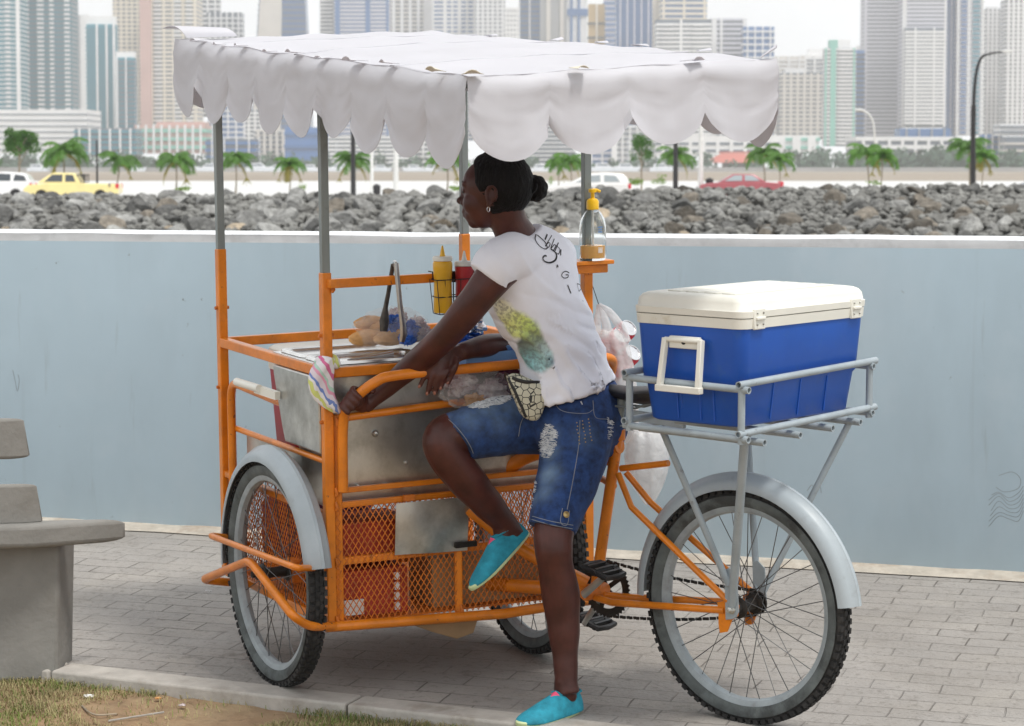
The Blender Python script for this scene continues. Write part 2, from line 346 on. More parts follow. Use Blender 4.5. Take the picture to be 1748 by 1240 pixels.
for i in range(240):
    r=[]
    t=-6+i*.05
    for j in range(44):
        off=-.116-j*.045 if j<24 else -.116-24*.045-(j-24)*.35
        p=kp(t,off); z=-.030+.012*MN.noise(V((p.x*2.2,p.y*2.2,1)))+.007*MN.noise(V((p.x*11,p.y*11,2)))+.004*MN.noise(V((p.x*31,p.y*31,5)))
        r.append(V((p.x,p.y,p.z+z)))
    g.append(r)
mb.grid(g); struct(mb.build('dirt_verge','dirt',loc=(0,6.5,0)))
# gutter strip at the foot of the wall
mb=MB(); g=[]
for i in range(160):
    t=-12+i*.15; q=.02*MN.noise(V((t*3,0,0)))
    a=wp(t,-.10+q); b=wp(t,-.03); c=wp(t,0.05); g.append([a+V((0,0,.004)),b+V((0,0,.016+.008*MN.noise(V((t*9,1,0))))),c+V((0,0,.02))])
M['gutter']=stains(mat('pale mortar fillet',(.44,.40,.34),.95,var=.12,scale=14,bump=.08,bscale=40),(.25,.16,.10),9,.5,.7,.6)
mb.grid(g); struct(mb.build('gutter','gutter'))
# wall
def wallmat():
    m=mat('blue grey wall paint',(.425,.535,.605),.8,var=.03,scale=1.3,bump=.02,bscale=26)
    stains(m,(.355,.44,.495),1.6,.42,.7,.75,(1,1,.35)); stains(m,(.50,.58,.635),4.5,.55,.75,.35); stains(m,(.29,.33,.355),7,.62,.74,.5,(2.5,2.5,.25)); stains(m,(.20,.22,.235),24,.67,.71,.8); stains(m,(.14,.15,.16),60,.70,.73,.85); stains(m,(.50,.585,.64),2.2,.52,.74,.5,(1,1,.5)); stains(m,(.335,.40,.445),3,.60,.78,.55,(4,4,.12))
    # horizontal formwork/roller lines
    return m
M['wall']=wallmat()
wall=thing('sea_wall',wp(1.6),'long low blue-grey painted concrete wall with white top behind the cart','wall')
mb=MB(); n=140
fr_=[];bk=[]
rs=[]
for i in range(n):
    t=-12+i*.18
    g0=wp(t,.0)
    rs.append([wp(t,0,gz((W0+WD*t).y)-.05),wp(t,0,1.268),wp(t,.22,1.268),wp(t,.22,-.3)])
mb.rings(rs); mb.build('wall_body','wall',wall)
mb=MB(); rs=[]
n=500
for i in range(n):
    t=-12+i*.05
    d=.006+.008*MN.noise(V((t*2.7,3,0)))+.007*MN.noise(V((t*11,5,0))); d=max(.004,d)
    if t>.9: d+=.014
    zt=1.302+.003*MN.noise(V((t*3,8,0))); rs.append([wp(t,-.003,zt-d),wp(t,-.004,zt-.006),wp(t,.004,zt),wp(t,.216,zt+.004),wp(t,.224,zt-.03),wp(t,.22,1.266),wp(t,.0,1.266)])
mb.rings(rs); mb.build('wall_coping','wallcap',wall)
# dark scrawl and scuffs on the wall face
WF=Fr(wp(0,0,0),WD,(0,0,1))
def wallpt(x,y,off=.0012):
    p=WF.pt(x,y,'y',0); p.y=-off; return WF.w(p)
M['scrawl']=mat('faded pencil scrawl',(.27,.31,.34),.9)
def ribbon(mb,pts,wd,nrm):
    pts=[V(p) for p in pts]; L=[];Rr=[]
    for i,p in enumerate(pts):
        t=(pts[min(i+1,len(pts)-1)]-pts[max(i-1,0)]).normalized(); s_=t.cross(V(nrm)).normalized()*wd/2; L.append(p-s_);Rr.append(p+s_)
    n=len(pts); mb.add(L+Rr,[(i,i+1,n+i+1,n+i) for i in range(n-1)])
mb=MB()
for sc in [[(22,632),(26,650),(30,668),(33,650),(31,640)]]+[[(1690+random.uniform(-3,3),845+9*k),(1705,838+7*k+random.uniform(-5,5)),(1722,850+6*k),(1738,842+8*k),(1747,830+7*k)] for k in range(7)]+[[(1705,812),(1728,806),(1742,818),(1738,834),(1715,840),(1700,832)],[(1378,838),(1386,828),(1390,838)],[(1392,842),(1400,832),(1402,842)]]:
    ribbon(mb,spline([wallpt(x,y) for x,y in sc],5),.0022,WF.Y)
mb.build('pencil_scrawl','scrawl',wall,smooth=False)

# ------------------------------------------------------------------ water, mudflat, causeway road
def sheet(name,m,pts,z):
    mb=MB(); mb.add([V((x,y,z)) for x,y in pts],[tuple(range(len(pts)))]); return struct(mb.build(name,m,loc=(0,pts[0][1],z)))
M['asphalt_glare']=mat('pale causeway asphalt',(.56,.56,.55),.85,var=.05,scale=.05)  # pale colour also paints the sky's reflection on water beyond the road
M['water']=mat('hazy bay water',(.30,.34,.36),.12,var=.1,scale=.02,bump=.3,bscale=.4)
M['mud']=stains(mat('grey brown mudflat',(.25,.21,.165),.9,var=.12,scale=.03,stretch=(.3,3,1)),(.38,.34,.28),.012,.5,.6,.7,(.3,4,1))
sheet('verge_ground','mud',[(-60,56),(60,56),(60,138),(-60,138)],-.30)
sheet('causeway_water_glare','asphalt_glare',[(-200,134),(200,134),(200,310),(-200,310)],-.10)  # road, carried on over the band of bright water
sheet('bay_water','water',[(-2500,309),(2500,309),(2500,1100),(-2500,1100)],-.35)
sheet('mudflat','mud',[(-2500,330),(2500,345),(2500,980),(-2500,980)],-.25)
# ------------------------------------------------------------------ riprap bank behind the wall
def rockmesh(seed,flat):
    rnd=random.Random(seed); bm=bmesh.new(); bmesh.ops.create_icosphere(bm,subdivisions=3,radius=1)
    pl=[]
    for k in range(13):
        d=V((rnd.gauss(0,1),rnd.gauss(0,1),rnd.gauss(0,1))).normalized(); pl.append((d,rnd.uniform(.52,.86)))
    for v in bm.verts:
        p=v.co.copy()
        for d,h in pl:
            e=p.dot(d)-h
            if e>0: p-=d*e
        p*=1+.05*MN.noise(p*3+V((seed,0,0)))
        v.co=V((p.x*1.15,p.y*.95,p.z*flat))
    me=D.meshes.new('boulder'); bm.to_mesh(me); bm.free(); me.shade_smooth(); me.set_sharp_from_angle(angle=R(24)); return me
def rockmat(name,c,c2):
    m=mat(name,c,.92,var=.18,scale=2.6,bump=.5,bscale=5,col2=c2,obrand=.6,detail=10); return stains(stains(m,(.10,.10,.095),3.5,.5,.7,.55),tuple(x*1.5 for x in c2),7,.6,.72,.4)
M['rockgrey']=rockmat('grey riprap rock',(.155,.155,.148),(.31,.31,.298))
M['rocktan']=rockmat('tan riprap rock',(.30,.24,.17),(.42,.35,.26))
M['rockdark']=rockmat('dark brown riprap rock',(.12,.105,.085),(.23,.205,.17))
meshes={}
for k,mn in enumerate(['rockgrey','rockdark','rocktan']):
    meshes[mn]=[]
    for s_ in range(6 if k<2 else 2):
        me=rockmesh(s_+k*7+1,.62+.05*s_); me.materials.append(M[mn]); meshes[mn].append(me)
RL={'rockgrey':'grey angular boulder in the riprap bank beyond the blue-grey wall','rockdark':'dark brown boulder in the riprap bank beyond the blue-grey wall','rocktan':'tan boulder among the grey riprap beyond the blue-grey wall'}
RG={'rockgrey':'grey riprap boulders','rockdark':'dark brown riprap boulders','rocktan':'tan riprap boulders'}
# the bank: foot at 47 m, crest at 54 m
def bank(Y,x):
    crest=1.09+.13*max(-.5,min(1,x/9))
    t=(Y-46.5)/7.0
    return -.1+(crest-.02)*min(1,max(0,t))**.8 if t<1 else crest-.12-.1*(t-1)
mb=MB(); g=[]
for i in range(121):
    x=-24+i*.4; g.append([V((x,Y,bank(Y,x)-.22+.1*MN.noise(V((x*1.3,Y*1.3,0))))) for Y in [44+j*.5 for j in range(25)]])
M['rubble']=rockmat('riprap rubble',(.085,.083,.077),(.20,.20,.188))
mb.grid(g); struct(mb.build('embankment','rubble',loc=(0,50,0)))
rnd=random.Random(5); rocks=[]
Y=47.2; row=0
while Y<54.2:
    x=-11.2+rnd.uniform(0,.4)
    while x<11.6:
        s_=rnd.choice([.14,.17,.2,.24,.29,.36,.2,.16])*(1.02 if Y<52 else .85)
        if x>2: s_*=.82
        rocks.append((s_,x+s_,Y+rnd.uniform(-.2,.2))); x+=s_*1.9
    Y+=.52; row+=1
rocks.sort(key=lambda r:-r[0]*1.0/r[2])
def rkind(x):
    q=rnd.random()
    if q<.035: return 'rocktan'
    return 'rockdark' if q<(.12 if x<2 else .42) else 'rockgrey'
small=rocks[300:]
for s_,x,Y in rocks[:300]:
    k=rkind(x); me=rnd.choice(meshes[k]); o=D.objects.new('boulder',me); COL.objects.link(o)
    o.location=(x,Y,bank(Y,x)+s_*.12-.05); o.scale=(s_,s_,s_); o.rotation_euler=(rnd.uniform(-.6,.6),rnd.uniform(-.6,.6),rnd.uniform(0,6.3))
    tag(o,RL[k],'boulder',RG[k])
mb=MB()
def addrock(mb,me,loc,s_,rz):
    c,si=math.cos(rz),math.sin(rz); vs=[]
    for v in me.vertices:
        p=v.co*s_; vs.append(V((p.x*c-p.y*si,p.x*si+p.y*c,p.z))+loc)
    mb.add(vs,[tuple(f.vertices) for f in me.polygons])
low=[]
for q in range(5):
    bm=bmesh.new(); bmesh.ops.create_icosphere(bm,subdivisions=1,radius=1)
    for v in bm.verts: v.co*=random.uniform(.7,1.1); v.co.z*=.7
    me=D.meshes.new('pebble'); bm.to_mesh(me); bm.free(); low.append(me)
for s_,x,Y in small: addrock(mb,rnd.choice(low),V((x,Y,bank(Y,x)-.02)),s_,rnd.uniform(0,6))
for k in range(5200):
    x=rnd.uniform(-11.5,11.8);Y=46.6+7.9*rnd.random()**.8; s_=rnd.uniform(.04,.14)
    addrock(mb,rnd.choice(low),V((x,Y,bank(Y,x)+rnd.uniform(-.06,.07))),s_,rnd.uniform(0,6))
o=mb.build('rock_rubble','rubble',sharp=20); tag(o,'small grey stones filling the gaps of the riprap bank','rubble',kind='stuff')

# ------------------------------------------------------------------ palms, trees, shrubs on the causeway verge
def leafmat(name,c,c2):
    m=mat(name,c,.55,var=.2,scale=1.5,col2=c2,obrand=.12)
    n,l,b=nodes(m); t=n.new('ShaderNodeBsdfTranslucent'); t.inputs[0].default_value=(c2[0]*1.6,c2[1]*1.6,c2[2],1); s_=n.new('ShaderNodeMixShader'); s_.inputs[0].default_value=.3
    o=[q for q in n if q.type=='OUTPUT_MATERIAL'][0]; l.new(b.outputs[0],s_.inputs[1]); l.new(t.outputs[0],s_.inputs[2]); l.new(s_.outputs[0],o.inputs[0]); return m
M['palm']=leafmat('palm frond',(.038,.115,.014),(.10,.24,.03)); M['palmold']=leafmat('old palm frond',(.20,.18,.04),(.32,.27,.06))
M['bark']=mat('palm trunk bark',(.28,.23,.17),.9,var=.2,scale=6,stretch=(1,1,4))
M['leaf']=leafmat('tree leaf',(.028,.10,.014),(.07,.19,.025)); M['leaflight']=leafmat('shrub leaf',(.09,.19,.02),(.20,.32,.05))
def palm(px,ytop,ybase,Y,label,lean=0,nf=13,old=3,name='palm_tree'):
    base=at(px,ybase,Y); top=at(px+lean,ytop,Y); h=(top-base).length; base.z=min(base.z,-.1)
    crown=base.lerp(at(px+lean,ytop+(ybase-ytop)*.33,Y),1.0); rad=(ybase-ytop)*.54*Y/FPX
    root=thing(name,base,label,'palm tree','palms along the causeway')
    mb=MB(); mb.tube(spline([base,base.lerp(crown,.5)+V((.05,0,0)),crown],5),lerps([h*.022,h*.015,h*.016],5),8); mb.build('trunk','bark',root)
    for part,cnt,mm in (('crown',nf+7,'palm'),('dead_frond',max(1,old-2),'palmold')):
        if cnt==0: continue
        mb=MB()
        for f in range(cnt):
            az=2*PI*f/cnt+random.uniform(-.3,.3); el=random.uniform(.25,1.4) if part=='crown' else random.uniform(-.7,-.2); L=rad*random.uniform(.95,1.3)
            d=V((math.cos(az),math.sin(az),0)); pts=[]; p=crown.copy(); a=el; n=10
            for k in range(n+1):
                pts.append(p.copy()); p=p+(d*math.cos(a)+V((0,0,math.sin(a))))*(L/n); a-=(.235 if part=='crown' else .14)
            for k in range(1,n+1):
                for q in range(2):
                    c=pts[k-1].lerp(pts[k],q*.5)
                    t=(pts[k]-pts[k-1]).normalized(); sd=t.cross(V((0,0,1))); sd=sd.normalized() if sd.length>.05 else V((1,0,0))
                    ll=L*.34*math.sin(PI*min(1,.12+.85*(k+q*.5)/n))**.7*random.uniform(.8,1.1)
                    for s_ in (-1,1):
                        tip=c+sd*s_*ll*.75+t*ll*.5+V((0,0,-ll*random.uniform(.3,.75)))
                        wdt=t*L*.034
                        mb.add([c-wdt,c+wdt,tip],[(0,1,2)])
            mb.tube(pts,[L*.012*(1-.8*k/n) for k in range(n+1)],4)
        mb.build(part,mm,root,smooth=False)
    return root
PW=152
palm(108,228,322,PW,'full palm right of the round dark green tree above the yellow pickup',old=4,nf=15)
palm(196,250,330,PW,'slanting palm standing just behind the bed of the yellow pickup',8,nf=12)
palm(300,248,327,PW,'palm midway between the yellow pickup and the cart front-left pole',old=4,nf=14)
palm(402,250,325,PW,'palm right beside the front-left pole of the cart',old=3)
palm(494,260,324,PW,'small thin palm with drooping brown fronds between the two left poles',old=6,nf=9)
palm(602,252,325,PW,'palm standing behind the short black post left of the woman',old=4)
palm(763,246,325,PW,"palm in front of the woman's forehead left of the third pole",old=4,nf=14)
palm(953,258,318,PW+3,'thin palm just behind the hair bun, partly behind its neighbour',-2,nf=8,old=2)
palm(974,256,322,PW,'palm between the hair bun and the fourth pole',nf=11)
palm(1155,243,318,PW,'palm behind the short black post right of the fourth pole',old=3,nf=11)
palm(1306,238,315,PW,'taller left palm of the pair just right of the canopy edge',-4,nf=12,old=3)
palm(1330,252,316,PW-2,'shorter right palm of the pair just right of the canopy edge',nf=11,old=3)
palm(1484,236,314,PW,'left palm of the pair under the pale tower',-6,nf=12,old=2)
palm(1502,246,314,PW-2,'right palm of the pair under the pale tower',4,nf=11,old=4)
palm(1655,226,312,PW,'dark green palm directly behind the tall black lamp post',-2,nf=14,old=3)
palm(1674,246,312,PW-2,'yellowish lower palm right of the tall black lamp post',4,nf=11,old=5)
def leaftree(px,ytop,ybot,wpx,ybase,Y,label,cat='tree',name='broadleaf_tree',lm='leaf',n=1500,trunk=True,group=None):
    base=at(px,ybase,Y); c=at(px,(ytop+ybot)/2,Y); rx=wpx/2*Y/FPX; rz=(ybot-ytop)/2*Y/FPX; base.z=min(base.z,-.1 if Y>100 else base.z)
    root=thing(name,base,label,cat,group)
    if trunk:
        mb=MB(); mb.tube([base,base.lerp(c,.6),c],[rx*.07,rx*.055,rx*.03],7)
        for k in range(6):
            a=2*PI*k/6+.3; mb.tube([base.lerp(c,.55+.05*k),c+V((math.cos(a)*rx*.6,math.sin(a)*rx*.6,rz*random.uniform(-.2,.5)))],[rx*.035,rx*.012],5)
        mb.build('trunk','bark',root)
    cl=[]
    for k in range(14):
        a=random.uniform(0,2*PI); r=random.uniform(.2,.72); cl.append((c+V((math.cos(a)*rx*r,math.sin(a)*rx*r,rz*random.uniform(-.55,.62))),random.uniform(.28,.5)))
    mb=MB()
    for k in range(n):
        cc,rr=random.choice(cl); d=V((random.gauss(0,1),random.gauss(0,1),random.gauss(0,1))).normalized()*rr*random.uniform(.6,1.05)
        p=cc+V((d.x*rx,d.y*rx,d.z*rz)); s_=rx*random.uniform(.06,.12); u=V((random.gauss(0,1),random.gauss(0,1),random.gauss(0,.6))).normalized(); v=u.cross(V((random.gauss(0,1),random.gauss(0,1),random.gauss(0,1)))).normalized()
        mb.add([p-u*s_,p+v*s_*.5,p+u*s_,p-v*s_*.5],[(0,1,2,3)])
    mb.build('crown' if trunk else 'foliage',lm,root,smooth=False); return root
leaftree(33,210,272,66,322,156,'round dark green broadleaf tree above the white car at far left',n=2200)
leaftree(-4,262,288,22,322,156,'small dark green tree cut by the left edge of the photo',n=500)
leaftree(1095,228,278,48,318,156,'small broadleaf tree on a thin pale trunk right of the fourth pole',n=1300)
for px,yt,yb,wd,lb in [(312,317,328,34,'low light green bush at the foot of the palm left of the cart'),(516,314,326,22,'small light green bush between the two left poles'),(940,300,318,16,'small green bush left of the hair bun palms'),(1080,303,318,44,'wide light green bush right of the white hatchback'),(1124,296,317,30,'taller light green bush right of the wide one'),(785,316,327,40,"light green bush before the woman's forehead"),(1492,308,317,26,'light green bush at the foot of the palm pair under the pale tower')]:
    leaftree(px,yt,yb,wd,yb,PW-4,lb,'bush','bush','leaflight',350,False)

# ------------------------------------------------------------------ posts and lamps on the causeway
M['postblack']=mat('black lamp post paint',(.02,.02,.022),.5); M['postwhite']=mat('white post paint',(.72,.72,.70),.5)
def post(px,yt,yb,wpx,Y,m,label,name='post',cat='post',group=None):
    a=at(px,yb,Y);b=at(px,yt,Y);a.z=min(a.z,-.1);r=wpx/2*Y/FPX; mb=MB()
    fr=Fr(a,(1,0,0),(0,0,1)); h=b.z-a.z
    mb.lathe(fr,[(r*1.9,0),(r*1.9,.12),(r*1.15,.2),(r,h*.5),(r*.85,h)],10); return tag(mb.build(name,m),label,cat,group)
post(603,200,322,8,140,'postblack','short black post in front of the palm left of the woman')
post(1153,190,316,8,140,'postblack','black post under the canopy right of the fourth pole')
post(166,240,322,3.5,142,'postblack','thin black post between the yellow pickup and its palm')
post(635,150,322,5,143,'postwhite','thinner white post between the second pole and the woman')
post(676,150,320,8,141,'postwhite','thick white post left of the woman')
post(1196,140,312,8,141,'postwhite','white post under the right part of the canopy')
mb=MB(); a=at(643,323,141); a.z=-.1; fr=Fr(a,(1,0,0),(0,0,1)); mb.lathe(fr,[(.17,0),(.19,.1),(.2,.5),(.22,.62),(.10,.72),(.0,.75)],12); tag(mb.build('litter_bin','postblack'),'small dark bin standing between the two white posts','bin')
mb=MB(); a=at(1211,308,141); a.z=-.1; fr=Fr(a,(1,0,0),(0,0,1)); mb.lathe(fr,[(.17,0),(.19,.1),(.2,.7),(.22,.98),(.10,1.05),(.0,1.08)],12); tag(mb.build('litter_bin','postblack'),'small dark bin in front of the red sedan','bin')
Yl=134
lamp=thing('street_lamp',at(1661,305,Yl)-V((0,0,.6)),'tall black curved street lamp at the right, arm reaching right','street lamp')
mb=MB(); mb.tube(spline([at(1661,322,Yl),at(1661,240,Yl),at(1662,180,Yl)],4),[.14]*4+[.13]*4+[.12],8)
mb.build('pole','postblack',lamp); mb=MB(); mb.tube(spline([at(1662,182,Yl),at(1664,145,Yl),at(1668,118,Yl),at(1676,98,Yl),at(1690,92,Yl),at(1712,89,Yl)],5),lerps([.09,.085,.08,.07,.05,.04],5),8); mb.build('arm','postblack',lamp)
mb=MB(); p=at(1718,88,Yl); mb.sphere(p,(.34,.12,.05),10,6); mb.build('lamp_head','postwhite',lamp)
Yl=480
lamp=thing('street_lamp',at(1494,262,Yl),'pale distant street lamp with curved arm reaching left before the big tower','street lamp')
mb=MB(); mb.tube(spline([at(1494,262,Yl),at(1493,230,Yl),at(1490,208,Yl),at(1482,194,Yl),at(1472,189,Yl)],4),.16,6); mb.build('pole','postwhite',lamp)
mb=MB(); mb.sphere(at(1467,188,Yl),(.9,.3,.22),10,6); mb.build('lamp_head','postwhite',lamp)

# ------------------------------------------------------------------ vehicles on the causeway
M['glassdark']=mat('tinted car glass',(.05,.06,.07),.08,var=0,spec=.8); M['glasslight']=mat('pale car glass',(.30,.34,.36),.08,var=0,spec=.8)
M['cartyre']=mat('car tyre',(.02,.02,.02),.8); M['carrim']=mat('alloy rim',(.5,.5,.5),.3,metal=.8); M['tail']=mat('red tail lamp',(.6,.01,.03),.3,coat=.6); M['headl']=mat('headlamp glass',(.7,.72,.75),.1,coat=.6)
def paint(name,c): return mat(name,c,.28,var=.03,scale=2,coat=.6)
def car(px,Y,L,label,cat,m,prof,cabin,wins,face=1,glass='glassdark',z0=-.3,lights=True,extra=None):
    """prof: lower body outline (x 0..1 of length, z m), cabin: outline above the belt; face=1 nose to the right"""
    c=at(px,300,Y); root=thing({'pickup':'pickup_truck'}.get(cat,'parked_car'),V((c.x,Y,z0)),label,cat)
    fr=Fr((c.x,Y,z0),(face,0,0),(0,0,1)); Wd=.86
    def lp(x): return (x-.5)*L
    
    def shell(poly,w0,w1,zref):
        zs=[z for x,z in poly]; zmax=max(zs); zmin=min(zs); mb=MB(); n=len(poly); vs=[]
        for s_ in (-1,1):
            for x,z in poly:
                t=(z-zmin)/(zmax-zmin+1e-6); vs.append(fr.w((lp(x),s_*(w0*(1-t)+w1*t),z)))
        mb.add(vs,[tuple(range(n)),tuple(range(2*n-1,n-1,-1))]+[(i,i+n,(i+1)%n+n,(i+1)%n) for i in range(n)]); return mb
    shell(prof,Wd,Wd*.97,0).build('body',m,root,bevel=.05,seg=3)
    shell(cabin,Wd*.95,Wd*.74,0).build('cabin',m,root,bevel=.05,seg=3)
    zb=min(z for x,z in cabin); zt=max(z for x,z in cabin)
    for wn in wins:
        vs=[];n=len(wn)
        for s_ in (-1,1):
            mb=MB(); q=[];
            for dd in (.012,-.02):
                for x,z in wn:
                    t=(z-zb)/(zt-zb); hw=Wd*.95*(1-t)+Wd*.74*t+dd; q.append(fr.w((lp(x),s_*hw,z)))
            mb.add(q,[tuple(range(n)),tuple(range(2*n-1,n-1,-1))]+[(i,i+n,(i+1)%n+n,(i+1)%n) for i in range(n)]); mb.build('side_window',glass,root)
    for x in (.19,.81):
        for s_ in (-1,1):
            wf=Fr(fr.w((lp(x),s_*(Wd-.08),.33)),fr.X,fr.Y); mb=MB(); mb.lathe(wf,[(.20,-.1),(.31,-.1),(.33,-.07),(.33,.07),(.31,.1),(.20,.1)],20); wo=mb.build('wheel','cartyre',root)
            mb=MB(); mb.lathe(wf,[(.02,-.105),(.2,-.09),(.2,.09),(.02,.105)],14); mb.build('rim','carrim',wo)
    if lights:
        for s_ in (-1,1):
            mb=MB(); mb.box(fr,(lp(.985),s_*.62-.14,.62),(lp(1)+.012,s_*.62+.14,.74)); mb.build('headlight','headl',root,bevel=.02)
            mb=MB(); mb.box(fr,(lp(0)-.012,s_*.70-.12,.72),(lp(.03),s_*.74+.12,.96)); mb.build('taillight','tail',root,bevel=.02)
    return root,fr,lp
white=paint('white car paint',(.78,.78,.78)); yellow=paint('yellow pickup paint',(.80,.68,.30)); red=paint('faded red car paint',(.34,.07,.085)); dark=paint('dark blue car paint',(.03,.035,.06))
SUV=[(0,.35),(0,.75),(.02,1.0),(.30,1.03),(.72,1.0),(.94,.88),(1,.62),(1,.3),(.9,.25),(.1,.25)]
SUVC=[(.02,1.0),(.06,1.36),(.12,1.52),(.35,1.58),(.55,1.5),(.72,1.0)]
car(-14,146,4.7,'white car with red tail lamp cut by the left edge of the photo','car',white,SUV,SUVC,[[(.06,1.08),(.09,1.36),(.20,1.44),(.22,1.08)],[(.25,1.08),(.25,1.46),(.40,1.49),(.41,1.08)],[(.44,1.08),(.44,1.49),(.54,1.42),(.65,1.08)]],face=-1)
r_,fr,lp=car(125,140,5.0,'yellow crew cab pickup truck behind the rocks at left','pickup',yellow,[(0,.45),(0,.95),(.36,.98),(.72,1.0),(.95,.9),(1,.7),(1,.4),(.9,.3),(.1,.3)],[(.40,.98),(.43,1.3),(.46,1.52),(.68,1.55),(.74,1.42),(.86,.99)],[[(.45,1.07),(.48,1.42),(.56,1.45),(.56,1.07)],[(.59,1.07),(.59,1.45),(.70,1.44),(.78,1.07)]],face=-1)
mb=MB()
for k in range(5): mb.tube([fr.w((lp(.36+.018*k),-.7,1.0)),fr.w((lp(.36+.018*k),-.7,1.42))],.02,6); mb.tube([fr.w((lp(.36+.018*k),.7,1.0)),fr.w((lp(.36+.018*k),.7,1.42))],.02,6)
mb.tube([fr.w((lp(.35),-.7,1.43)),fr.w((lp(.45),-.7,1.45))],.025,6); mb.tube([fr.w((lp(.35),.7,1.43)),fr.w((lp(.45),.7,1.45))],.025,6); mb.build('roll_bar','postblack',r_)
mb=MB(); mb.box(fr,(lp(.08),-.875,.82),(lp(.085)+.09,.875,.98)); mb.build('bed_mark','bark',r_)
HB=[(0,.35),(.0,.8),(.03,.98),(.4,.98),(.72,.93),(.94,.78),(1,.55),(1,.28),(.9,.22),(.1,.22)]
HBC=[(.01,.98),(.05,1.3),(.10,1.44),(.30,1.50),(.48,1.44),(.72,.93)]
car(1000,128,4.3,'white hatchback with red tail lamps behind the soap bottle pole','car',white,HB,HBC,[[(.12,1.05),(.17,1.34),(.30,1.38),(.30,1.05)],[(.34,1.05),(.34,1.38),(.46,1.35),(.62,1.02)]],face=-1,glass='glasslight',z0=-.22)
SD=[(0,.4),(0,.88),(.22,.95),(.72,.93),(.95,.82),(1,.6),(1,.3),(.9,.22),(.1,.22)]
SDC=[(.20,.95),(.34,1.34),(.58,1.36),(.74,.93)]
car(1262,140,4.5,'faded red sedan behind the rocks under the canopy edge','car',red,SD,SDC,[[(.27,1.0),(.36,1.28),(.45,1.29),(.45,1.0)],[(.48,1.0),(.48,1.29),(.57,1.29),(.69,.98)]],face=-1,glass='glasslight',z0=-.18)
car(1776,138,4.6,'dark blue car cut by the right edge of the photo','car',dark,HB,HBC,[[(.12,1.05),(.17,1.34),(.30,1.38),(.30,1.05)],[(.34,1.05),(.34,1.38),(.46,1.35),(.62,1.02)]],face=-1)
# ------------------------------------------------------------------ far shore: seawall, tree belt, yachts and the skyline
sheet('far_shore','earth',[(-2500,1080),(2500,1080),(2500,5200),(-2500,5200)],.3)
mb=MB(); a=at(-300,290,1085);b=at(2100,290,1085); mb.box(WORLD,(a.x,1078,-.5),(b.x,1086,1.3)); M['seawall']=mat('pale seawall',(.36,.34,.32),.9,scale=.05)
tag(mb.build('shore_wall','seawall'),'long low pale sea wall along the far shore under the skyline','wall')
M['fartree']=mat('hazy tree belt',(.06,.105,.07),.9,var=.3,scale=.08)
mb=MB(); rnd=random.Random(3)
for k in range(900):
    px=rnd.uniform(-40,1790); dens=.9 if px>1330 else (.45 if px<480 else .2)
    if rnd.random()>dens: continue
    Y=rnd.uniform(1100,1190); top=rnd.uniform(254,281) if px>1320 else rnd.uniform(262,284)
    c=at(px,top+6,Y); r_=rnd.uniform(2.5,5)
    for q in range(7):
        p=c+V((rnd.gauss(0,1.6),rnd.gauss(0,1),rnd.uniform(-4,1.2))); 
        for t in range(8):
            d=V((rnd.gauss(0,1),rnd.gauss(0,1),rnd.gauss(0,1))).normalized()*r_*.5; s_=rnd.uniform(.5,1.1); u=V((rnd.gauss(0,1),rnd.gauss(0,1),rnd.gauss(0,1))).normalized(); v=u.orthogonal().normalized()
            pp=p+d; mb.add([pp-u*s_,pp+v*s_,pp+u*s_,pp-v*s_],[(0,1,2,3)])
    mb.tube([V((c.x,Y,0)),c],.3,4)
tag(mb.build('tree_belt','fartree',smooth=False),'hazy dark green belt of trees along the far shore','trees',kind='stuff')
# yachts moored along the far shore
M['hull']=mat('white yacht hull',(.72,.73,.75),.4,var=.04,scale=.5); M['yglass']=mat('yacht window',(.10,.13,.16),.2)
def yacht(px,py,Lpx,label,mast=False):
    Y=random.uniform(1010,1060); c=at(px,py,Y); k=Y/FPX; L=Lpx*k; root=thing('moored_boat',V((c.x,Y,-.3)),label,'boat','boats moored along the far shore')
    fr=Fr((c.x,Y,-.3),(random.choice((-1,1)),0,0),(0,0,1)); h=L*.11+.5
    mb=MB(); mb.prism(fr,[(-L/2,.0),(-L/2,h),(L*.30,h*1.05),(L/2,h*1.35),(L*.40,0)],-L*.12,L*.12); mb.build('hull','hull',root,bevel=.1)
    mb=MB(); mb.prism(fr,[(-L*.36,h),(-L*.34,h*1.9),(L*.05,h*2.0),(L*.22,h)],-L*.09,L*.09); cb=mb.build('cabin','hull',root,bevel=.1)
    mb=MB(); mb.prism(fr,[(-L*.30,h*1.3),(-L*.29,h*1.65),(L*.06,h*1.68),(L*.12,h*1.3)],-L*.093,L*.093); mb.build('window','yglass',cb)
    if mast:
        mb=MB(); mb.tube([fr.w((0,0,h)),fr.w((0,0,h+L*1.1))],.12,5); mb.build('mast','hull',root)
bl=[(70,'between the two left palms'),(232,'just right of the palm behind the yellow pickup'),(352,'left of the cart front-left pole'),(440,'right of the palm beside the front-left pole'),(470,'left of the thin brown palm'),(522,'left of the second pole'),(572,'right of the second pole'),(655,'between the two white posts'),(705,'right of the thick white post'),(735,"left of the palm at the woman's forehead"),(925,'at the hair bun'),(1035,'behind the white hatchback'),(1068,'left of the small tree on a pale trunk'),(1130,'left of the black post under the canopy')]
for i,(x,s_) in enumerate(bl): yacht(x+random.uniform(-4,4),292,random.uniform(30,52),'small white boat moored '+s_,i%3==0)
